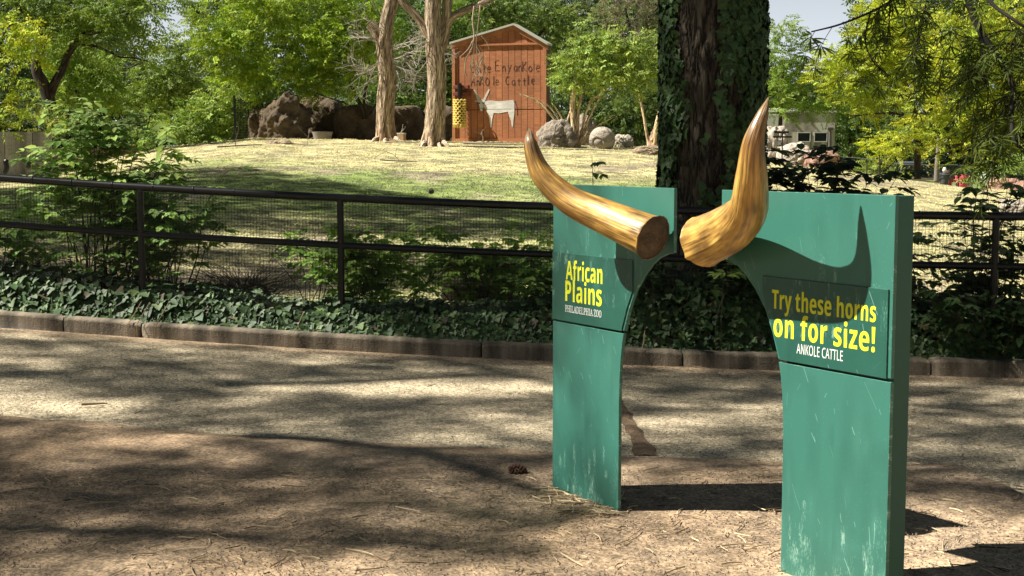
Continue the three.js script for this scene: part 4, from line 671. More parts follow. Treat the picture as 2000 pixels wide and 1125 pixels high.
  // cattle scratching brush
  const q = at(901, 279, D - 0.27), br = thing('scratching_brush', 'yellow bristled cattle scratching brush hung on a black post at the shed', 'brush', V(c.x - 1.085 * Math.cos(0.3) - 0.17 * Math.sin(0.3), c.y, c.z - 1.085 * Math.sin(0.3) + 0.17 * Math.cos(0.3)), -0.30), red = std({ color: rgb(0.24, 0.07, 0.04), map: rep(T.wood, 1) });
  mesh('mounting_board', boxGeo(0.46, 0.10, 0.17, 0, 108 * s, -0.055, 0.01), red, br); mesh('mounting_board', boxGeo(0.46, 0.10, 0.17, 0, 95 * s, -0.055, 0.01), red, br);
  mesh('post', new THREE.CylinderGeometry(0.058, 0.058, 36 * s, 14).translate(0, 97 * s, 0.09), M.black, br); mesh('core', new THREE.CylinderGeometry(0.10, 0.10, 50 * s, 14).translate(0, 58 * s, 0.09), std({ color: rgb(0.07, 0.05, 0.015) }), br);
  const ym = std({ color: rgb(0.72, 0.56, 0.14), roughness: 0.9 });
  for (let k = 0; k < 11; k++) { const pts = range(0, 6.2832, 40).map(a => V(Math.cos(a) * (0.165 + 0.012 * Math.sin(9 * a + k * 3.14)), (82 - k * 4.6) * s + 0.022 * Math.sin(9 * a + k * 3.14), 0.09 + Math.sin(a) * (0.165 + 0.012 * Math.sin(9 * a + k * 3.14)))); mesh('bristle_ring', new MB().tube(pts, 0.019, 6, { open: true }).geo(), ym, br); }
  const R = rng(71), fr = new MB(); for (let k = 0; k < 70; k++) { const a = R() * 6.28, r = 0.13 + 0.05 * R(); fr.tube([V(Math.cos(a) * r, 37 * s, 0.09 + Math.sin(a) * r), V(Math.cos(a) * r * 1.1, (32 - 4 * R()) * s, 0.09 + Math.sin(a) * r * 1.1)], 0.007, 3, { open: true }); }
  mesh('frayed_ends', fr.geo(), ym, br).userData.kind = 'stuff';
}

// ------------------------------------------------------------------ dead trees on the mound
function deadTree(name, label, d, trunks, roots, sprays, seed) {
  const p0 = at(trunks[0].pts[0][0], trunks[0].pts[0][1], d), t = thing(name, label, 'dead tree', p0), o = p0.clone().negate(), s = PX(d), R = rng(seed);
  trunks.forEach((st, k) => {
    const pts = curve(P3(st.pts, d).map(p => p.add(o)), 70), mb = new MB(), sd = seed + k * 5;
    mb.tube(pts, st.r.map(q => q * s), 40, { ur: 0.3,
      disp: (a, L, q) => 1 + 0.14 * noise(Math.cos(a) * 1.5 + sd, Math.sin(a) * 1.5, L * 0.8) + 0.10 * Math.abs(noise(Math.cos(a) * 5 + sd, Math.sin(a) * 5, L * 1.3)) + (st.flare ? 0.22 * Math.exp(-L * 3.0) * Math.sin(a * 5 + sd) : 0),
      color: (a, L) => { const n = clamp(0.5 + 1.3 * fbm(Math.cos(a) * 2.4 + sd, Math.sin(a) * 2.4, L * 0.7, 4)); return mix3([0.42, 0.36, 0.31], [1, 0.97, 0.93], n).map((q, i) => q * (1 - [0.0, 0.16, 0.3][i] * Math.exp(-L * 2.2) * (seed < 90 ? 1 : 0.4))); } });
    mesh(k ? 'limb' : 'trunk', mb.geo(), M.deadBark, t);
  });
  const rm = new MB(); for (const [x0, y0, x1, y1, w] of roots) { const a = at(x0, y0, d).add(o), b = at(x1, y1, d - 0.4).add(o); rm.tube(curve([a, a.clone().lerp(b, 0.5).add(V(0, 0.03, 0.12)), b.add(V(0, -0.04, 0))], 8), [w * s, w * s * 0.4], 8); }
  if (roots.length) mesh('roots', rm.geo(), M.deadBark, t);
  for (const [x, y, dx, dy, L, n, rr] of sprays) { const mb = new MB(); for (let k = 0; k < Math.ceil(n * 0.55); k++) { const p = at(x, y, d - 0.15).add(o).add(randDir(R).multiplyScalar(0.08)); fork(mb, p, V(dx, -dy, 0.3 + 0.5 * (R() - 0.5)).add(randDir(R).multiplyScalar(0.5)).normalize(), L * s * (0.5 + 0.6 * R()), rr * s, 3, R, { bend: 0.55, split: 2 }); } mesh('dead_branch', mb.geo(), M.deadTwig, t); }
  return t;
}
deadTree('dead_tree', 'bare pale dead trunk with a sawn stub, left of the pair', 37.6, [
  { pts: [[755, 281], [754, 270], [753, 235], [755, 190], [757, 150], [752, 110], [751, 80], [756, 40], [764, 0], [770, -60]], r: [25, 19.5, 17, 16.5, 16.5, 16, 15.5, 14.5, 13, 12, 11], flare: 1 },
  { pts: [[748, 95], [741, 75], [733, 58], [723, 47]], r: [9, 10, 11, 10] }, { pts: [[755, 40], [770, 12], [775, -30]], r: [7, 7, 7] }],
  [[742, 270, 724, 280, 6], [768, 270, 786, 279, 6], [755, 272, 752, 285, 7]],
  [[738, 78, -1, -0.1, 48, 5, 1.6], [745, 120, -1, 0.5, 62, 7, 1.0], [768, 92, 1, -0.1, 55, 9, 1.2], [770, 118, 1, 0.2, 70, 12, 1.2], [772, 130, 0.6, 0.7, 45, 12, 1.0], [750, 60, -0.6, -0.7, 40, 4, 1.0], [745, 145, -0.8, 0.4, 50, 6, 0.9]], 81);
deadTree('dead_tree', 'thick grey dead trunk with forked top beside the shed', 35.2, [
  { pts: [[848, 289], [848, 275], [850, 240], [852, 190], [853, 140], [850, 100], [846, 60], [845, 20], [850, -60]], r: [28, 22, 19, 18.5, 18.5, 18.5, 17.5, 16, 15, 14], flare: 1 },
  { pts: [[838, 72], [826, 48], [808, 26], [788, 4], [775, -30]], r: [12, 9, 8, 7, 6] }, { pts: [[862, 95], [868, 68], [876, 42], [900, 24], [935, 10], [985, -14]], r: [11, 10, 8.5, 7, 6, 5] }, { pts: [[862, 80], [872, 40], [874, 0], [880, -50]], r: [9, 9, 9, 8] }],
  [[834, 278, 822, 290, 7], [862, 278, 878, 287, 7], [846, 280, 840, 294, 7], [856, 280, 862, 293, 6]],
  [[836, 80, -1, -0.2, 40, 4, 1.1], [838, 110, -1, 0.2, 45, 5, 1.0], [866, 130, 1, -0.3, 20, 3, 1.0], [868, 95, 1, 0.1, 22, 3, 0.8]], 92);
{ // dead spray hanging down in front of the shed from the limb above
  const d = 34.6, p0 = at(926, 16, d), t = thing('dead_hanging_branch', 'bare forked dead branch hanging in front of the shed roof', 'branch', p0), R = rng(93), mb = new MB(), s = PX(d), o = p0.clone().negate();
  const tp = pl => pl.map(([x, y]) => at(x, y, d).add(o));
  mb.tube(curve(tp([[926, 12], [923, 40], [926, 70], [922, 92]]), 14), [1.5 * s, 1.2 * s], 6); mb.tube(curve(tp([[938, 10], [934, 45], [930, 80], [932, 110]]), 14), [1.2 * s, 0.9 * s], 6);
  for (const pl of [[[923, 80], [915, 95], [898, 112]], [[922, 92], [910, 120], [908, 140], [914, 155]], [[926, 85], [925, 115], [928, 140], [922, 158]], [[930, 90], [938, 105], [935, 125], [930, 140]], [[934, 105], [945, 125], [953, 140], [948, 155]], [[940, 70], [950, 82], [956, 98]], [[920, 100], [912, 110], [908, 130], [912, 148]], [[928, 110], [918, 130], [925, 150]]]) mb.tube(curve(tp(pl), 12), [1.1 * s, 0.6 * s], 5);
  for (let k = 0; k < 9; k++) fork(mb, at(915 + 30 * R(), 85 + 40 * R(), d).add(o), V((R() - 0.5) * 0.8, -1, 0).normalize(), 26 * s, 0.7 * s, 1, R, { bend: 0.4 });
  mesh('twigs', mb.geo(), std({ color: rgb(0.38, 0.30, 0.22) }), t);
}
// fallen twigs on the mound
{
  const R = rng(95); [['long pale fallen branch on the grass before the right dead tree', [[905, 300], [945, 296], [990, 298], [1032, 296]], 36, 2.2], ['curved fallen branch lying between the two dead trees', [[752, 287], [775, 291], [800, 288], [830, 285]], 36, 1.6], ['short dark fallen stick right of the grass mound centre', [[742, 324], [780, 326], [814, 323]], 29, 1.3], ['dark fallen stick across the left shoulder of the mound', [[425, 305], [460, 306], [512, 304]], 33, 1.7], ['thin fallen twig at the right of the mound', [[1184, 329], [1215, 328], [1242, 325]], 28, 1.0], ['small fallen branch below the pale broken stone', [[575, 301], [600, 298], [640, 297]], 34, 1.2]].forEach(([label, pl, d, r]) => {
    const pts = pl.map(([x, y]) => { const p = at(x, y, d); p.y = land(p.x, d) + 0.03 + 0.03 * R(); return p; }), mb = new MB().tube(curve(pts, 18), [r * PX(d), r * PX(d) * 0.5], 6); fork(mb, pts[1], V(R() - 0.5, 0.4, 0.5).normalize(), 0.5, r * PX(d) * 0.5, 1, R); tag(mesh('fallen_branch', mb.geo(), std({ color: label.includes('dark') ? rgb(0.10, 0.08, 0.06) : rgb(0.36, 0.30, 0.23) })), label, 'branch');
  });
}
// ------------------------------------------------------------------ walls, panels, far building
{
  const wallOf = (name, label, x0, y0a, y1a, d0, x1, y0b, y1b, d1, joints, mat) => {  // top/bottom pixels at both ends
    const t = thing(name, label, 'wall', at(x0, y1a, d0)), o = t.position.clone().negate(), n = joints.length - 1;
    for (let k = 0; k < n; k++) { const f = q => ({ x: lerp(x0, x1, q), a: lerp(y0a, y0b, q), b: lerp(y1a, y1b, q), d: lerp(d0, d1, q) }), A0 = f(joints[k] + 0.004), B0 = f(joints[k + 1] - 0.004), mb = new MB(), th = 0.22;
      const c = [at(A0.x, A0.b, A0.d), at(B0.x, B0.b, B0.d), at(B0.x, A0.a * 0 + B0.a, B0.d), at(A0.x, A0.a, A0.d)].map(p => p.add(o)); c[0].y -= 0.6; c[1].y -= 0.6; const bk = c.map(p => p.clone().add(V(0, 0, -th)));
      const face = (a, b, e, g) => { const u = a.distanceTo(b), v = a.distanceTo(g); mb.quad(mb.v(...a.toArray(), k * 2.3, 0), mb.v(...b.toArray(), k * 2.3 + u, 0), mb.v(...e.toArray(), k * 2.3 + u, v), mb.v(...g.toArray(), k * 2.3, v)); };
      face(...c); face(bk[1], bk[0], bk[3], bk[2]); face(c[3], c[2], bk[2], bk[3]); face(c[1], bk[1], bk[2], c[2]); face(bk[0], c[0], c[3], bk[3]); mesh('wall_panel', mb.geo(), mat, t); }
    return t;
  };
  wallOf('concrete_wall', 'weathered grey concrete wall of board-marked panels at the left', -140, 256, 352, 30, 96, 258, 350, 31, [0, 0.28, 0.63, 0.86, 1], M.wall);
  wallOf('low_wall', 'low brown retaining wall receding behind the saplings', 97, 289, 332, 33, 268, 293, 312, 42, [0, 0.34, 0.7, 1], std({ color: rgb(0.26, 0.19, 0.13), map: rep(T.conc, 0.5) }));
  [[57, 318, 'dark rubber fender hanging on the right part of the concrete wall', 10, 24], [12, 326, 'dark rubber fender hanging at the left end of the concrete wall', 11, 30]].forEach(([x, y, label, w, h]) => { const d = 29.8, s = PX(d), g = new THREE.CapsuleGeometry(w / 2 * s, (h - w) * s, 5, 10, 6); g.scale(1, 1, 0.6); const q = g.attributes.position; for (let i = 0; i < q.count; i++) q.setX(i, q.getX(i) + 0.03 * noise(q.getY(i) * 9, x)); g.computeVertexNormals(); const m = mesh('wall_fender', g, M.black); m.position.copy(at(x, y, d)); m.rotation.z = -0.15; tag(m, label, 'fender'); });
  // black mesh panel by the rocks
  const d = 42, a = at(459, 275, d), b = at(508, 275, d), top = at(459, 186, d).y, h = top - a.y, t = thing('mesh_panel', 'tall black wire mesh panel on posts left of the rocks', 'fence', V(a.x, a.y - 0.1, -d));
  const wd = b.x - a.x; for (const x of [0, wd * 0.55, wd]) mesh('post', boxGeo(0.055, h + 0.1, 0.055, x, (h + 0.1) / 2, 0, 0.006), M.black, t);
  const wm = new MB(); for (let x = 0.04; x < wd; x += 0.045) wm.tube([V(x, 0.1, 0), V(x, h, 0)], 0.011, 3, { open: true }); for (let y = 0.1; y < h; y += 0.05) wm.tube([V(0, y, 0.004), V(wd, y, 0.004)], 0.010, 3, { open: true }); mesh('wire_mesh', wm.geo(), std({ color: rgb(0.02, 0.022, 0.024) }), t).userData.kind = 'stuff';
}
{ // flat-roofed building
  const d = 105, s = PX(d), c = at(1530, 330, d), W = 97 * s, H = 108 * s, t = thing('flat_roofed_building', 'small tan flat-roofed building with two dark windows', 'building', V(c.x, c.y, c.z), -0.10), tan = std({ color: rgb(0.40, 0.39, 0.34), map: rep(T.conc, 0.2), roughness: 0.9 }), pale = std({ color: rgb(0.40, 0.39, 0.35) }), cap = std({ color: rgb(0.72, 0.72, 0.70) }), glass = new THREE.MeshPhysicalMaterial({ color: rgb(0.02, 0.025, 0.03), roughness: 0.08 }), grey = std({ color: rgb(0.10, 0.09, 0.08) });
  const wins = [[26, 50, 76, 93], [58, 82, 76, 93]].map(w => w), Y = y => H - (y - 0) * s; // window boxes in pixels from the top left
  // front wall built round its openings
  const px = (x0, x1, y0, y1) => boxGeo((x1 - x0) * s, (y1 - y0) * s, 0.25, (x0 + x1) / 2 * s, H - (y0 + y1) / 2 * s, -0.125, 0);
  mesh('wall', mergeGeometries([px(0, 97, 0, 36), px(0, 26, 36.2, 108), px(26.05, 49.95, 36.2, 37.6), px(50, 58, 36.2, 108), px(58.05, 81.95, 36.2, 37.6), px(82, 97, 36.2, 108), px(26.05, 49.95, 55, 108), px(58.05, 81.95, 55, 108), boxGeo(0.25, H - 0.02, 9, 0.13, H / 2 - 0.01, -4.76, 0), boxGeo(0.25, H - 0.02, 9, W - 0.13, H / 2 - 0.01, -4.76, 0), boxGeo(W - 0.6, H - 0.1, 0.2, W / 2, H / 2, -9.1, 0)]), tan, t);
  const side = mesh('side_wing', boxGeo(1.9, H * 0.985, 6, -0.97, H * 0.49, -3.5, 0.02), pale, t); side.userData.label = 'paler sunlit side wing';
  mesh('roof', boxGeo(W + 0.2, 0.14, 9.4, W / 2, H + 0.072, -4.6, 0.02), tan, t); mesh('roof_cap', boxGeo(2.5, 0.26, 4, 0.0, H + 0.28, -4, 0.03), cap, t);
  for (const [a, b] of [[26, 50], [58, 82]]) { const w = mesh('window', boxGeo((b - a) * s - 0.02, 17.4 * s - 0.03, 0.05, (a + b) / 2 * s, H - 46.3 * s, -0.14, 0), glass, t); mesh('frame', mergeGeometries([[a - 0.6, b + 0.6, 36.8, 38.6], [a - 0.6, b + 0.6, 54.2, 56]].map(([p, q, y0, y1]) => boxGeo((q - p) * s, (y1 - y0) * s, 0.09, (p + q) / 2 * s, H - (y0 + y1) / 2 * s, 0.045, 0)).concat([[a - 0.8, a + 0.8], [b - 0.8, b + 0.8]].map(([p, q]) => boxGeo((q - p) * s, 15.5 * s, 0.08, (p + q) / 2 * s, H - 46.4 * s, 0.045, 0)))), pale, w); }
  mesh('downpipe', new THREE.CylinderGeometry(0.10, 0.10, 62 * s, 10).translate(87 * s, H - 61 * s, 0.12), grey, t); mesh('pipe_hood', new THREE.CylinderGeometry(0.16, 0.16, 0.4, 12).rotateZ(1.57).translate(87.5 * s, H - 29 * s, 0.14), grey, t);
  for (const x of [19.5, 52.5]) mesh('wall_lamp', new THREE.CylinderGeometry(0.09, 0.09, 0.12, 12).rotateX(1.57).translate(x * s, H - 19.5 * s, 0.06), grey, t);
}
{ // dark lamp or camera post among the pale rocks
  const d = 58, s = PX(d), c = at(1527, 330, d), t = thing('equipment_post', 'dark post with crossbars and a small floodlight before the building', 'post', c), k = M.black;
  mesh('post', boxGeo(2.2 * s, 72 * s, 2.2 * s, 0, 36 * s, 0, 0.005), k, t); mesh('crossbar', boxGeo(28 * s, 4.5 * s, 3 * s, -2 * s, 71 * s, 0, 0.01), k, t); mesh('crossbar', boxGeo(36 * s, 3.5 * s, 3 * s, 0, 62 * s, 0.02, 0.01), k, t);
  mesh('floodlight', boxGeo(9 * s, 11 * s, 5 * s, -7 * s, 50 * s, 0.05, 0.01), std({ color: rgb(0.04, 0.04, 0.045) }), t); mesh('floodlight_lens', boxGeo(6.5 * s, 7.5 * s, 0.01, -7 * s, 50 * s, 0.05 + 2.7 * s, 0), std({ color: rgb(0.35, 0.38, 0.4), roughness: 0.2 }), t);
}
// far railing, visitors, kiosk
{
  const d = 76, s = PX(d), t = thing('park_fence', 'far dark wire fence with slim posts behind the mound at right', 'fence', at(1686, 345, d)), o = t.position.clone().negate();
  const top = x => interp([1640, 1693, 1770, 1872, 1932, 2060], [306, 310, 322, 322, 330, 332], x), bot = x => interp([1640, 1693, 1770, 1872, 1900, 2060], [346, 348, 352, 366, 372, 380], x);
  for (const x of [1660, 1693, 1770, 1872, 1899, 1932, 2010]) { const a = at(x, bot(x) + 6, d).add(o), b = at(x, top(x), d).add(o); mesh('post', new MB().tube([a, b], x === 1872 || x === 1770 ? 1.3 * s : 0.8 * s, 6).geo(), M.black, t); }
  for (const k of [0, 0.55]) { const mb = new MB(); mb.tube(range(1640, 2060, 30).map(x => at(x, lerp(top(x), bot(x), k), d).add(o)), 0.45 * s, 5); mesh('rail', mb.geo(), k ? M.black : std({ color: rgb(0.25, 0.26, 0.26) }), t); }
  const w = new MB(); for (let x = 1642; x < 2058; x += 2.6) w.tube([at(x, bot(x), d).add(o), at(x, top(x), d).add(o)], 0.006, 3, { open: true }); for (let k = 0.08; k < 1; k += 0.08) w.tube(range(1640, 2060, 16).map(x => at(x, lerp(top(x), bot(x), k), d).add(o)), 0.006, 3, { open: true }); mesh('wire_mesh', w.geo(), std({ color: rgb(0.12, 0.12, 0.12) }), t).userData.kind = 'stuff';
  const k = at(1776, 352, 82), q = PX(82), ki = thing('information_kiosk', 'small dark-roofed kiosk with a slanted pale panel beyond the fence', 'kiosk', k);
  const dk = std({ color: rgb(0.035, 0.045, 0.06) }); for (const x of [-17, 17]) mesh('post', boxGeo(2 * q, 30 * q, 2 * q, x * q, 15 * q, 0, 0.01), dk, ki); mesh('roof', boxGeo(42 * q, 5 * q, 30 * q, 0, 33 * q, 0, 0.04).rotateX(0.12), dk, ki); mesh('back_panel', boxGeo(30 * q, 16 * q, 1.5 * q, -2 * q, 17 * q, -6 * q, 0.02), dk, ki); mesh('slanted_panel', boxGeo(9 * q, 1.2 * q, 12 * q, 12 * q, 12 * q, 6 * q, 0.01).rotateX(0.5), std({ color: rgb(0.5, 0.5, 0.48) }), ki); mesh('ledge', boxGeo(46 * q, 5 * q, 10 * q, 24 * q, 2.5 * q, 12 * q, 0.02), std({ color: rgb(0.42, 0.40, 0.36) }), ki);
}
// visitors: each body one smooth skin, with clothes and hair over it
const capsule = (p, a, b, ra, rb) => { const pa = p.clone().sub(a), ba = b.clone().sub(a), h = clamp(pa.dot(ba) / ba.lengthSq()); return pa.addScaledVector(ba, -h).length() - lerp(ra, rb, h); };
const smin = (a, b, k) => { const h = clamp(0.5 + 0.5 * (b - a) / k); return lerp(b, a, h) - k * h * (1 - h); };
function skin(bones, res = 56, grow = 0, k = 0.05) {
  const mc = new MarchingCubes(res, M.leaf, false, false, 60000); mc.isolation = 0; const half = res / 2, S = 1.0, cy = 0.9, p = V(0, 0, 0);
  for (let z = 0; z < res; z++) for (let y = 0; y < res; y++) for (let x = 0; x < res; x++) { p.set((x - half) / half * S, (y - half) / half * S + cy, (z - half) / half * S); let f = 9; for (const [a, b, ra, rb] of bones) f = smin(f, capsule(p, a, b, ra + grow, rb + grow), k); mc.field[x + y * res + z * res * res] = -f; }
  mc.update(); const n = mc.count, pos = Array.from(mc.positionArray.slice(0, n * 3)), nor = Array.from(mc.normalArray.slice(0, n * 3)); for (let i = 0; i < n; i++) pos[i * 3 + 1] += cy; 
  const g = new THREE.BufferGeometry(); g.setAttribute('position', new THREE.Float32BufferAttribute(pos, 3)); g.setAttribute('normal', new THREE.Float32BufferAttribute(nor, 3)); return g;
}
{
  const J = { hip: V(0, 0.92, 0), chest: V(0, 1.28, 0), neck: V(0, 1.46, 0), head: V(0, 1.60, 0.015), crown: V(0, 1.66, 0), sL: V(-0.18, 1.38, 0), sR: V(0.18, 1.38, 0), eL: V(-0.25, 1.12, -0.02), eR: V(0.25, 1.12, -0.02), wL: V(-0.2, 0.93, 0.12), wR: V(0.2, 0.93, 0.12), hL: V(-0.18, 0.86, 0.17), hR: V(0.18, 0.86, 0.17), lL: V(-0.09, 0.9, 0), lR: V(0.09, 0.9, 0), kL: V(-0.1, 0.5, 0.02), kR: V(0.1, 0.5, 0.05), aL: V(-0.1, 0.08, 0), aR: V(0.1, 0.08, 0.04), tL: V(-0.11, 0.04, 0.15), tR: V(0.11, 0.04, 0.19) };
  const legs = [[J.lL, J.kL, 0.085, 0.055], [J.kL, J.aL, 0.055, 0.04], [J.aL, J.tL, 0.04, 0.035], [J.lR, J.kR, 0.085, 0.055], [J.kR, J.aR, 0.055, 0.04], [J.aR, J.tR, 0.04, 0.035]], arms = [[J.sL, J.eL, 0.052, 0.042], [J.eL, J.wL, 0.042, 0.03], [J.wL, J.hL, 0.032, 0.028], [J.sR, J.eR, 0.052, 0.042], [J.eR, J.wR, 0.042, 0.03], [J.wR, J.hR, 0.032, 0.028]], torso = [[J.hip, J.chest, 0.13, 0.14], [J.sL, J.sR, 0.07, 0.07], [J.chest, J.neck, 0.11, 0.055]], head = [[J.neck, J.head, 0.052, 0.09], [J.head, J.crown, 0.088, 0.092], [V(0, 1.585, 0.09), V(0, 1.60, 0.10), 0.022, 0.016], [V(-0.095, 1.61, 0), V(-0.1, 1.62, 0), 0.02, 0.018], [V(0.095, 1.61, 0), V(0.1, 1.62, 0), 0.02, 0.018]];
  const gBody = skin([...legs, ...arms, ...torso, ...head]), gShirt = skin([...torso, [J.hip, J.chest, 0.14, 0.145], [J.sL, J.eL, 0.055, 0.05], [J.sR, J.eR, 0.055, 0.05]].map(b => b), 56, 0.03), gPants = skin([[J.hip, V(0, 1.0, 0), 0.13, 0.13], ...legs.filter((_, k) => k % 3 === 0), [J.kL, V(-0.1, 0.14, 0), 0.055, 0.045], [J.kR, V(0.1, 0.14, 0.03), 0.055, 0.045]], 56, 0.028), gHair = skin([[V(0, 1.64, -0.02), V(0, 1.70, -0.015), 0.09, 0.075], [V(0, 1.6, -0.05), V(0, 1.54, -0.05), 0.07, 0.05]], 56, 0.02);
  [['person', 'person in a dark grey shirt and pale cap, seen from behind', 1845, 328, 78, [0.055, 0.06, 0.07], [0.05, 0.05, 0.06], [0.75, 0.74, 0.70], 2.9, 1], ['person', 'person in a dark red top half hidden behind the grey-shirted one', 1853, 333, 79, [0.35, 0.02, 0.03], [0.08, 0.06, 0.05], [0.04, 0.02, 0.015], 3.4, 0.95],
   ['person', 'broad person in a bright pink shirt with dark hair', 1880, 331, 78, [0.75, 0.07, 0.14], [0.72, 0.10, 0.16], [0.015, 0.013, 0.014], 3.1, 1.05], ['person', 'person in a white striped top beside the pink shirt', 1892, 334, 79.5, [0.70, 0.68, 0.62], [0.5, 0.45, 0.4], [0.05, 0.04, 0.03], 2.6, 0.95],
   ['person', 'dark-haired person in a pale mint shirt further right', 1929, 327, 80, [0.55, 0.66, 0.62], [0.18, 0.19, 0.2], [0.012, 0.010, 0.010], 3.0, 1.0], ['person', 'small person in blue and white at the right end', 1957, 335, 80, [0.45, 0.52, 0.75], [0.04, 0.05, 0.14], [0.45, 0.35, 0.2], 2.2, 0.9]].forEach(([n, label, px, py, d, sh, tr, hr, turn, sc]) => {
    const head = at(px, py, d), t = thing(n, label, 'person', V(head.x, head.y - 1.75 * sc, -d), turn, 'visitors beyond the far fence'); t.scale.set(sc * (label.startsWith('broad') ? 1.3 : 1.08), sc, sc * 1.08);
    mesh('body', gBody, std({ color: rgb(0.42, 0.25, 0.17), roughness: 0.6 }), t); mesh('shirt', gShirt, std({ color: rgb(...sh) }), t); mesh('trousers', gPants, std({ color: rgb(...tr) }), t); mesh(label.includes('cap') ? 'cap' : 'hair', gHair, std({ color: rgb(...hr) }), t);
  });
}

// ------------------------------------------------------------------ trees and shrubs beyond
const lime = [0.332, 0.446, 0.031], mid = [0.165, 0.260, 0.031], darkG = [0.071, 0.121, 0.020], grey = [0.188, 0.250, 0.050];
tree('forked_tree', 'dark-trunked forked tree arching over the upper left', 'tree', 37, [
  { pts: [[97, 232], [95, 195], [85, 165], [72, 140], [73, 112], [86, 75], [78, 48], [55, 30], [38, 10], [32, -30]], r: [17, 13, 12, 11, 9, 8, 8, 7, 6, 5] }, { pts: [[98, 185], [108, 160], [122, 135], [134, 105], [145, 88], [160, 70], [190, 62], [225, 52]], r: [10, 8.5, 8, 7.5, 7, 5, 4, 2] }, { pts: [[152, 85], [185, 90], [215, 102], [232, 111], [258, 113], [290, 120]], r: [3.5, 2.5, 2, 1.8, 1.5, 1] }, { pts: [[84, 78], [110, 45], [130, 20], [150, -20]], r: [6, 4, 3, 2] }, { pts: [[245, 35], [258, 12], [272, -14]], r: [2.5, 2.5, 2] }],
  [[195, 25, 105, 45], [120, 25, 80, 38], [245, 62, 50, 34], [60, -2, 70, 26], [272, 12, 36, 30], [190, 68, 95, 22], [110, 60, 40, 24], [285, 95, 30, 26, 1], [290, 45, 18, 30]], { color: [0.137, 0.218, 0.025], color2: [0.221, 0.312, 0.034], leaf: 0.10, lai: 3.6, clump: 0.45, seed: 11, deep: 1.1 });
tree('lime_tree', 'bright yellow-green tree at the left edge of the picture', 'tree', 29, [{ pts: [[-40, 330], [-30, 200], [-10, 120], [10, 60]], r: [9, 8, 6, 3] }], [[25, 95, 42, 42], [40, 58, 38, 22], [50, 72, 26, 14], [35, 132, 40, 20], [10, 190, 34, 30], [55, 95, 22, 14], [15, 225, 24, 14]], { color: [0.472, 0.520, 0.030], color2: [0.296, 0.408, 0.030], leaf: 0.085, lai: 3.6, clump: 0.3, seed: 12 });
tree('round_bush', 'rounded fresh green bush behind the forked trunk', 'bush', 47, [{ pts: [[150, 270], [150, 200], [150, 160]], r: [6, 5, 3] }], [[118, 110, 42, 36], [100, 85, 28, 18], [165, 135, 46, 38], [135, 170, 62, 40], [195, 165, 40, 40], [215, 195, 40, 26]], { color: [0.243, 0.355, 0.045], leaf: 0.12, lai: 5, clump: 0.45, seed: 13, kind: 'oval' });
tree('dark_conifer', 'dark shaggy evergreen behind the round bush', 'tree', 56, [{ pts: [[262, 290], [263, 180], [262, 90]], r: [5, 4, 2] }], [[245, 125, 36, 48], [258, 170, 44, 46], [215, 95, 34, 30], [275, 200, 52, 36], [60, 210, 90, 40]], { color: [0.049, 0.087, 0.018], leaf: 0.14, lai: 3.4, clump: 0.5, seed: 14, kind: 'narrow' });
tree('understory_tree', 'mid green leafy tree right of the dark evergreen', 'tree', 52, [{ pts: [[330, 280], [332, 200], [335, 120]], r: [5, 4, 2] }], [[318, 160, 42, 46], [345, 125, 40, 55], [300, 200, 50, 34], [360, 85, 34, 34], [365, 175, 40, 34]], { color: [0.188, 0.271, 0.034], leaf: 0.13, lai: 5, clump: 0.5, seed: 15 });
tree('pale_shrub', 'light green shrub bank below the trees left of the mesh panel', 'shrub', 44, [{ pts: [[430, 285], [430, 250], [428, 220]], r: [3, 2, 1] }], [[395, 225, 46, 38], [440, 210, 40, 46], [352, 252, 46, 22], [465, 250, 30, 24], [415, 260, 60, 18], [300, 262, 44, 16], [462, 185, 20, 26]], { color: [0.287, 0.395, 0.062], color2: [0.197, 0.291, 0.050], leaf: 0.11, lai: 5, clump: 0.4, seed: 16, kind: 'oval' });
tree('tall_weeds', 'bright weedy growth along the top of the concrete wall', 'weeds', 34, [{ pts: [[40, 275], [40, 255], [42, 240]], r: [1, 0.8, 0.5] }], [[10, 248, 40, 12], [60, 246, 40, 12], [95, 240, 34, 16], [120, 262, 30, 18]], { color: [0.393, 0.465, 0.050], leaf: 0.09, lai: 3, clump: 0.25, seed: 17, kind: 'narrow', droop: -0.9 });
tree('bright_tree', 'wide bright lime-green tree spreading over the brown rocks', 'tree', 41.5, [{ pts: [[712, 232], [704, 205], [692, 180], [680, 150], [668, 110]], r: [4.5, 4, 3.5, 3, 2] }, { pts: [[716, 232], [712, 200], [716, 165], [722, 120]], r: [4, 3.5, 3, 2] }, { pts: [[716, 232], [734, 205], [742, 185]], r: [2, 1.5, 1] }, { pts: [[700, 214], [670, 200], [640, 190], [610, 180]], r: [2, 1.6, 1.2, 0.8] }, { pts: [[521, 246], [514, 212], [505, 185], [500, 150]], r: [2.2, 1.8, 1.4, 1] }],
  [[445, 105, 66, 58], [520, 55, 86, 60], [600, 100, 86, 60], [560, 148, 90, 30], [660, 55, 70, 62], [690, 130, 60, 46], [470, 158, 52, 24], [405, 58, 42, 44], [640, -10, 90, 40], [510, -12, 90, 40], [620, 160, 50, 26], [730, 60, 40, 60], [520, 185, 34, 14]], { color: lime, color2: [0.221, 0.344, 0.031], leaf: 0.095, lai: 4.2, clump: 0.42, seed: 18, deep: 0.7, kind: 'fine', vary: 0.7 });
tree('shade_tree', 'dark green tree behind the dead trunks', 'tree', 48, [{ pts: [[790, 290], [792, 200], [795, 100]], r: [6, 5, 3] }], [[725, 195, 80, 50], [800, 215, 80, 60], [865, 160, 50, 85], [800, 95, 70, 80], [860, 60, 50, 60], [905, 120, 40, 70], [900, 220, 40, 60]], { color: [0.087, 0.156, 0.022], color2: [0.156, 0.250, 0.028], leaf: 0.13, lai: 4.5, clump: 0.5, seed: 19 });
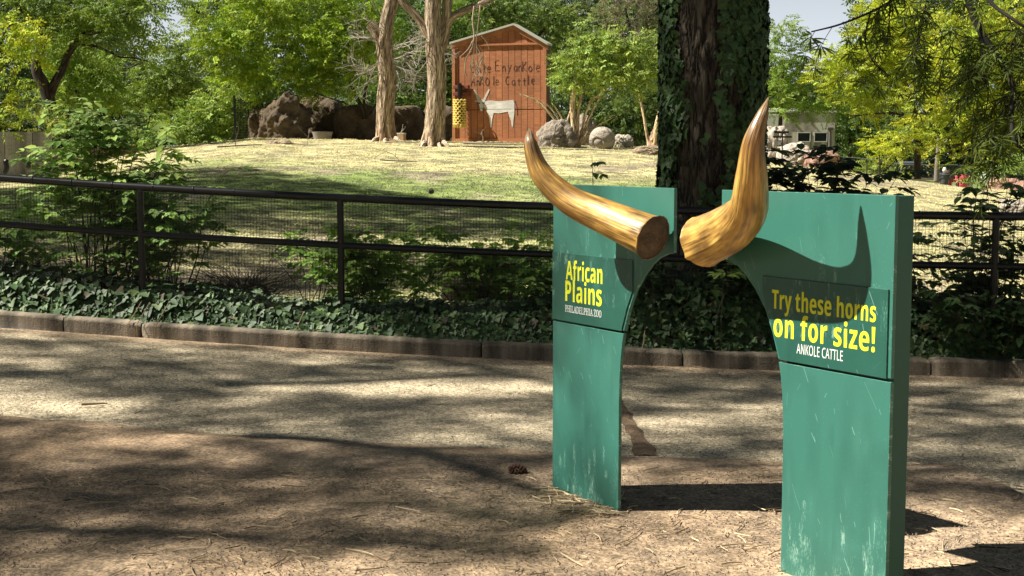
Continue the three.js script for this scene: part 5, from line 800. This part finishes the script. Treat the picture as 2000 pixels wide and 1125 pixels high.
tree('woodland_tree', 'grey-green woodland tree with dark trunk behind the shed roof', 'tree', 58, [{ pts: [[962, 280], [960, 140], [962, 60], [955, -20]], r: [6, 6, 5.5, 5] }, { pts: [[1000, 280], [998, 140], [1000, 50], [1004, -20]], r: [4, 4, 4, 3] }, { pts: [[1040, 90], [1060, 60], [1085, 35], [1120, 10]], r: [4, 3, 3, 2] }, { pts: [[905, 60], [918, 30], [922, -10]], r: [4, 3.5, 3] }], [[930, 45, 56, 44], [1030, 30, 70, 44], [1090, 70, 60, 46], [985, 10, 60, 34], [1140, 40, 60, 40], [915, 0, 40, 34], [1060, 110, 36, 40]], { color: [0.188, 0.271, 0.050], color2: [0.111, 0.167, 0.034], leaf: 0.13, lai: 3.5, clump: 0.5, seed: 20 });
{ const t = tree('bare_thicket', 'brownish bare-twigged tree right of the small pale tree', 'tree', 50, [{ pts: [[1236, 290], [1240, 150], [1230, 60], [1220, 10]], r: [3, 3, 2.5, 2] }], [[1225, 40, 60, 46], [1260, 110, 40, 60]], { color: [0.177, 0.204, 0.073], leaf: 0.09, lai: 1.0, clump: 0.5, seed: 21 }); const R = rng(210), mb = new MB(); for (let k = 0; k < 60; k++) { const p = at(1180 + 110 * R(), 120 * R(), 50).sub(t.position); fork(mb, p, V(R() - 0.5, 0.4, 0).normalize(), 0.9, 0.014, 2, R, { bend: 0.6 }); } mesh('twigs', mb.geo(), std({ color: rgb(0.24, 0.19, 0.13) }), t).userData.kind = 'stuff'; }
{ // the small multi-stemmed tree with pale stems
  const d = 37; tree('small_tree', 'small pale-leaved tree with many thin tan stems beside the shed', 'tree', d, [
    { pts: [[1122, 296], [1121, 250], [1118, 210], [1120, 180], [1124, 150]], r: [7.43, 6.21, 5.67, 5.13, 3.38] }, { pts: [[1126, 294], [1128, 250], [1130, 215], [1136, 180], [1128, 152]], r: [4.05, 3.51, 2.97, 2.70, 2.03] }, { pts: [[1130, 292], [1138, 250], [1146, 215], [1162, 192], [1182, 188]], r: [3.51, 2.97, 2.43, 2.03, 1.35] }, { pts: [[1130, 290], [1142, 248], [1156, 218], [1170, 194]], r: [2.97, 2.70, 2.03, 1.08] }, { pts: [[1126, 290], [1128, 220], [1140, 172], [1158, 150]], r: [2.70, 2.43, 1.89, 1.35] }, { pts: [[1104, 268], [1092, 246], [1068, 216], [1042, 194], [1014, 184]], r: [2.16, 2.70, 2.70, 2.03, 1.22] }, { pts: [[1106, 265], [1095, 240], [1074, 210], [1050, 194]], r: [2.03, 2.03, 1.62, 0.94] }, { pts: [[1106, 262], [1098, 232], [1086, 212], [1078, 202]], r: [1.89, 1.76, 1.35, 1.08] }, { pts: [[1104, 258], [1110, 230], [1116, 212]], r: [1.76, 1.62, 1.35] }, { pts: [[1136, 280], [1150, 262], [1170, 244], [1205, 226]], r: [1.62, 1.22, 0.94, 0.68] }, { pts: [[1132, 286], [1140, 262], [1147, 248]], r: [2.43, 2.43, 2.16] }, { pts: [[1150, 200], [1178, 178], [1200, 160]], r: [1.62, 1.49, 1.35] }, { pts: [[1120, 292], [1105, 298], [1088, 300]], r: [4.05, 2.16, 1.08] }, { pts: [[1128, 293], [1150, 298], [1168, 297]], r: [4.05, 2.16, 1.08] }],
    [[1108, 128, 40, 34], [1155, 100, 60, 40], [1215, 125, 60, 42], [1180, 152, 80, 26], [1255, 150, 30, 32], [1100, 155, 32, 20], [1160, 66, 36, 22], [1240, 95, 36, 24], [1270, 120, 24, 40]], { color: [0.400, 0.510, 0.100], color2: [0.197, 0.291, 0.050], leaf: 0.085, lai: 4.2, clump: 0.3, seed: 22, kind: 'oval', deep: 0.6 }, { bark: M.paleStem });
}
tree('slender_tree', 'slender pale trunk leaning before the dark wood left of the oak', 'tree', 42, [{ pts: [[1268, 290], [1262, 255], [1256, 220], [1248, 180], [1240, 140]], r: [3.2, 2.8, 2.5, 2.2, 2] }, { pts: [[1245, 166], [1225, 166], [1200, 164]], r: [0.8, 0.7, 0.5] }], [[1215, 200, 50, 40, 4], [1250, 190, 30, 40, 4]], { color: [0.111, 0.177, 0.028], leaf: 0.11, lai: 1.8, clump: 0.4, seed: 23 }, { bark: M.paleStem });
tree('shade_tree', 'dark wood of evergreens between the shed and the oak', 'tree', 49, [{ pts: [[1195, 300], [1196, 240], [1198, 180]], r: [4, 3.5, 2] }], [[1110, 205, 46, 60], [1205, 240, 80, 56], [1275, 225, 50, 70], [1160, 250, 60, 50], [1230, 180, 70, 50]], { color: [0.058, 0.100, 0.019], color2: [0.111, 0.177, 0.025], leaf: 0.14, lai: 3.4, clump: 0.5, seed: 24 });
tree('snag', 'pale broken snag beside the left edge of the oak', 'dead tree', 39, [{ pts: [[1278, 290], [1280, 260], [1284, 235], [1288, 215]], r: [5, 5, 4, 2] }, { pts: [[1272, 275], [1280, 262], [1290, 245]], r: [3, 2.5, 2] }], [], {}, { bark: M.paleStem });
// right of the oak
tree('park_tree', 'mid green tree just right of the oak trunk', 'tree', 98, [{ pts: [[1520, 330], [1525, 220], [1530, 130]], r: [5, 4, 2] }], [[1528, 110, 44, 60], [1570, 165, 56, 56], [1515, 175, 40, 50], [1620, 195, 50, 34], [1545, 75, 34, 34]], { color: [0.188, 0.280, 0.036], color2: [0.264, 0.374, 0.034], leaf: 0.22, lai: 3, clump: 0.9, seed: 25 });
tree('golden_tree', 'big golden-green tree in full sun behind the building', 'tree', 66, [{ pts: [[1792, 350], [1790, 250], [1770, 170], [1750, 100]], r: [7, 6, 5, 3] }, { pts: [[1775, 190], [1720, 172], [1680, 160], [1625, 148]], r: [2.6, 2, 1.5, 0.8] }, { pts: [[1785, 230], [1740, 221], [1690, 224], [1650, 228]], r: [2.4, 2.2, 1.5, 0.8] }], [[1648, 148, 58, 46], [1700, 108, 66, 50], [1770, 70, 90, 60], [1720, 178, 70, 34], [1780, 130, 80, 50], [1690, 205, 34, 22], [1740, 30, 80, 40], [1640, 120, 30, 26]], { color: [0.472, 0.546, 0.039], color2: [0.393, 0.436, 0.030], leaf: 0.15, lai: 4, clump: 0.6, seed: 26, vary: 0.6 });
tree('spreading_tree', 'spreading yellow-green tree over the visitors at far right', 'tree', 58, [{ pts: [[1972, 372], [1968, 330], [1955, 290], [1960, 220], [1975, 140]], r: [14, 12, 11, 9, 6] }, { pts: [[1960, 285], [1925, 262], [1880, 280], [1830, 300], [1808, 312]], r: [5, 3.5, 3, 2, 1.2] }, { pts: [[1965, 240], [1900, 220], [1840, 215]], r: [4, 3, 2] }], [[1860, 120, 90, 70], [1840, 205, 80, 46], [1905, 220, 80, 56], [1800, 262, 62, 36], [1880, 280, 70, 26], [1975, 170, 60, 80], [1900, 40, 90, 56], [1990, 60, 60, 60], [1770, 290, 36, 22], [1950, 285, 50, 26]], { color: [0.344, 0.418, 0.030], color2: [0.472, 0.483, 0.030], leaf: 0.14, lai: 2.8, clump: 0.55, seed: 27, vary: 0.7 });
tree('slim_tree', 'grey trunk of a tree standing at the far fence', 'tree', 72, [{ pts: [[1829, 356], [1830, 330], [1832, 300], [1834, 270]], r: [5.5, 5, 4.5, 4] }], [], {}, { bark: std({ color: rgb(0.16, 0.14, 0.12) }) });
tree('park_tree', 'cool green tree behind the right end of the building', 'tree', 118, [{ pts: [[1660, 340], [1660, 280], [1662, 230]], r: [4, 4, 2] }], [[1655, 255, 50, 56], [1700, 270, 50, 46], [1630, 215, 40, 30], [1740, 260, 50, 40]], { color: [0.121, 0.197, 0.036], leaf: 0.26, lai: 3.2, clump: 1.0, seed: 28 });
tree('yellow_shrub', 'small brilliant yellow shrub right of the building', 'shrub', 74, [{ pts: [[1718, 345], [1718, 310], [1716, 285]], r: [2, 1.5, 1] }], [[1712, 278, 26, 14], [1724, 294, 22, 14], [1700, 285, 14, 8]], { color: [0.566, 0.618, 0.033], leaf: 0.13, lai: 3, clump: 0.35, seed: 29 });
tree('pale_shrub', 'leafy green shrub at the foot of the far fence', 'shrub', 78, [{ pts: [[1745, 355], [1745, 340], [1745, 325]], r: [2, 1, 1] }], [[1700, 322, 24, 20], [1745, 340, 20, 13], [1725, 338, 24, 14], [1690, 338, 16, 10]], { color: [0.315, 0.408, 0.060], leaf: 0.14, lai: 3, clump: 0.4, seed: 30, kind: 'oval' });
tree('pale_shrub', 'pale-leaved shrub under the trees at the right edge', 'shrub', 50, [{ pts: [[1990, 380], [1988, 350], [1985, 320]], r: [2, 1.5, 1] }], [[1985, 335, 24, 24], [2010, 310, 30, 30], [1915, 358, 30, 9], [1880, 362, 34, 7]], { color: [0.221, 0.312, 0.056], leaf: 0.13, lai: 2.6, clump: 0.35, seed: 31, kind: 'oval' });
{ // the wood that closes the view
  const R = rng(900), bl = []; for (let x = -260; x < 2300; x += 62) { const gap = (x > 240 && x < 380) ? 90 : (x > 1460 && x < 1700) ? 70 : 0; bl.push([x + 30 * R(), 215 + 20 * R(), 60, 70, 10 * R()]); if (gap === 0) bl.push([x + 30 * R(), 110 + 30 * R(), 60, 62, 14 * R()]), bl.push([x, 10 + 30 * R(), 60, 60, 16 * R()]); else bl.push([x, 175, 44, 40, 4]); bl.push([x, 300, 60, 50, 6 * R()]); }
  const fo = foliage(bl, 135, { color: [0.08, 0.13, 0.032], color2: [0.12, 0.18, 0.035], leaf: 0.42, lai: 6, clump: 1.8, seed: 33, deep: 0.9 }); tag(instanced('far_wood', fo.geo, M.leaf, fo.mats, fo.cols, scene), 'dense green wood closing the view behind everything', 'wood', null, 'stuff');
}

{ // the park's trees go on round the back and sides
  const R = rng(930), mats = [], cols = [];
  for (let k = 0; k < 15000; k++) { const a = lerp(0.42, 5.86, R()), rad = 34 + 10 * R(), h = 11 * Math.pow(R(), 0.8) * (0.75 + 0.4 * noise(a * 5, 2.2)); mats.push(place(V(Math.sin(a) * rad, h - 0.5, -Math.cos(a) * rad), randDir(R), 0.42, R, 3.6)); cols.push(shade([0.075, 0.12, 0.03], 0.7 + 0.6 * R(), 0.2 * (R() - 0.5))); }
  tag(instanced('surrounding_wood', SPRAY.oval[1], M.leaf, mats, cols, scene), 'leafy park woodland standing round the back and sides', 'wood', null, 'stuff');
}

// ------------------------------------------------------------------ small things on the ground
{
  const R = rng(700), mats = [], cols = [];
  const tuft = (() => { const mb = new MB(), r = rng(3); for (let k = 0; k < 7; k++) { const a = r() * 6.28, L = 0.6 + 0.6 * r(), lean = 0.5 + 0.7 * r(), w = 0.05; const b = V(0.35 * (r() - 0.5), 0, 0.35 * (r() - 0.5)), t = b.clone().add(V(Math.cos(a) * lean * L, L * 0.75, Math.sin(a) * lean * L)), sd = V(-Math.sin(a), 0, Math.cos(a)).multiplyScalar(w), i = [b.clone().sub(sd), b.clone().add(sd), t].map(p => mb.v(p.x, p.y, p.z)); mb.i.push(...i); } return mb.geo(); })();
  for (let k = 0; k < 52000; k++) {
    const d = 11.9 + 29 * Math.pow(R(), 0.8), x = (R() * 2 - 1) * 0.40 * d, g = wet(x, d) + 0.25 * (R() - 0.5); const bare = sstep(0.12, 0.34, fbm(x * 0.5 + 7, d * 0.32, 6.1, 4) + 0.16 * sstep(17, 12.5, d)); if (R() < bare * 0.9) continue; if (fbm(x * 2.2, d * 1.6, 2.5, 3) + 0.25 < R() * 0.6) continue;
    const c = mix3([0.74, 0.67, 0.36], [0.26, 0.36, 0.075], sstep(-0.15, 0.7, g)), s = 0.035 + 0.05 * R(), a = R() * 6.28, b = 0.75 + 0.5 * R();
    mats.push(new THREE.Matrix4().makeRotationY(a).scale(V(s * 1.4, s * (0.45 + 0.5 * R()), s * 1.4)).setPosition(x, land(x, d) - 0.004, -d)); cols.push(rgb(c[0] * b, c[1] * b, c[2] * b));
  }
  tag(instanced('grass_tufts', tuft, M.blade, mats, cols, scene), 'short straw-coloured and green grass growing on the mound', 'grass', null, 'stuff');
}
{
  const R = rng(710), straw = (() => { const mb = new MB(); mb.tube(curve([V(-0.5, 0, 0), V(-0.15, 0.02, 0.05), V(0.2, 0.01, 0.03), V(0.5, 0, -0.04)], 6), 0.028, 4); return mb.geo(); })();
  const scatter = (name, label, geo, n, size, thin, colr, f, mat) => { const mats = [], cols = []; for (let k = 0; k < n; k++) { let d = 3.9 + 6.7 * Math.pow(R(), 1.1), x = (R() * 2 - 1) * (0.42 * d + 0.5); if (name === 'straw_litter' && R() < 0.07) { const u = 0.55 * R(), w = 0.02 + 0.22 * R() * R(); x = O.x + U.x * u - Math.cos(A) * w; d = -O.z - U.z * u - Math.sin(A) * w; } if (d > curbD(x) - 0.02 || R() > f(x, d)) continue; const L = size * (0.3 + 1.2 * R() * R() + 0.3 * R()), m = new THREE.Matrix4().makeRotationFromEuler(new THREE.Euler(0.1 * (R() - 0.5), R() * 6.28, 0.12 * (R() - 0.5))).scale(V(L, thin * (0.7 + 0.6 * R()), thin * (0.7 + 0.6 * R()))); m.setPosition(x, G(x, d) + 0.012 + (d < 6.6 ? (name === 'gravel' ? 0.014 : 0.020) : 0), -d); mats.push(m); const c = colr[Math.floor(R() * colr.length)], b = 0.7 + 0.6 * R(); cols.push(rgb(c[0] * b, c[1] * b, c[2] * b)); } tag(instanced(name, geo, mat ?? M.blade, mats, cols, scene), label, 'litter', null, 'stuff'); };
  const onDirt = (x, d) => d < 6.9 ? 1 : 0.05;
  scatter('straw_litter', 'short pale straws scattered over the bare dirt', straw, 3000, 0.11, 0.085, [[0.66, 0.55, 0.36], [0.50, 0.40, 0.25], [0.34, 0.26, 0.16]], (x, d) => onDirt(x, d) * (0.5 + fbm(x, d, 3, 3)));
  scatter('twig_litter', 'dark bits of twig scattered over dirt and path', straw, 380, 0.07, 0.06, [[0.05, 0.038, 0.028], [0.10, 0.07, 0.05]], (x, d) => d < 6.9 ? 0.8 : 0.16);
  const peb = rockGeo(3, { detail: 1, rough: 0.3 }); scatter('gravel', 'tiny stones and crumbs of bark on the ground', peb, 60000, 0.0036, 0.0026, [[0.34, 0.28, 0.21], [0.24, 0.19, 0.14], [0.40, 0.34, 0.27], [0.15, 0.12, 0.09], [0.30, 0.24, 0.18]], (x, d) => d < 6.9 ? 0.95 : 0.55 + 0.4 * sstep(0.5, 0.1, curbD(x) - d), std({ color: 0xffffff }));
  const bit = (name, label, cat, px, py, g, m) => { const p = atY(px, py, 0.012), o = mesh(name, g, m); o.position.set(p.x, G(p.x, -p.z) + 0.018, p.z); return tag(o, label, cat); };
  const cone = (() => { const gs = []; for (let k = 0; k < 60; k++) { const t = k / 60, a = k * 2.4, r = 0.026 * Math.sin(Math.PI * (0.15 + 0.8 * t)), g = new THREE.SphereGeometry(0.011, 5, 4); g.scale(1.2, 0.5, 0.8); g.rotateY(-a); g.translate(Math.cos(a) * r, 0, Math.sin(a) * r); g.rotateZ(1.57); g.translate((t - 0.5) * 0.085, 0.016 + 0, 0); gs.push(g); } return mergeGeometries(gs); })();
  bit('pine_cone', 'reddish brown cone lying on the dirt left of the board', 'cone', 1012, 928, cone, std({ color: rgb(0.085, 0.038, 0.022) }));
  const pebg = s => { const g = rockGeo(5, { detail: 5, rough: 0.2 }); g.scale(s, s * 0.75, s); return g; };
  bit('pebble', 'single pale pebble on the dirt before the left board', 'pebble', 850, 916, pebg(0.017), paleRock); bit('pebble', 'pale pebble on the dirt at the left', 'pebble', 130, 983, pebg(0.020), greyRock); bit('pebble', 'white pebble on the path below the kerb at the left', 'pebble', 284, 674, pebg(0.014), std({ color: rgb(0.7, 0.68, 0.64) }));
  const stick = (L, r, seed) => { const mb = new MB(), q = rng(seed); mb.tube(curve(range(0, 1, 4).map(t => V((t - 0.5) * L, 0.004, 0.03 * L * (q() - 0.5))), 12), [r, r * 0.8, r * 0.5], 6); return mb.geo(); };
  bit('bark_flake', 'curled brown bark flake on the sunlit path at left', 'bark', 185, 802, stick(0.15, 0.008, 1), std({ color: rgb(0.20, 0.13, 0.075) })).rotation.y = 0.25;
  [['longest pale stick on the dirt at lower left', 60, 1005, 0.30, 0.5], ['pale stick in the sunlit dirt at bottom centre', 700, 1108, 0.22, 0.05], ['straight pale stick on the dirt near the bottom left corner', 80, 1118, 0.16, -0.05], ['forked pale stick right of the board on the dirt', 1880, 985, 0.24, 0.12], ['thin pale stick on the shaded dirt at centre', 830, 942, 0.26, 0.06], ['pale stick crossing the dirt beside the base of the left board', 1100, 985, 0.2, 0.4], ['dark stick in the sunlit dirt at lower right', 1940, 1075, 0.14, -0.1]].forEach(([label, x, y, L, a], k) => { bit('stick', label, 'stick', x, y, stick(L, 0.006, 20 + k), std({ color: label.startsWith('dark') ? rgb(0.05, 0.04, 0.03) : rgb(0.50, 0.40, 0.26) })).rotation.y = a; });
}
renderer.render(scene, camera);
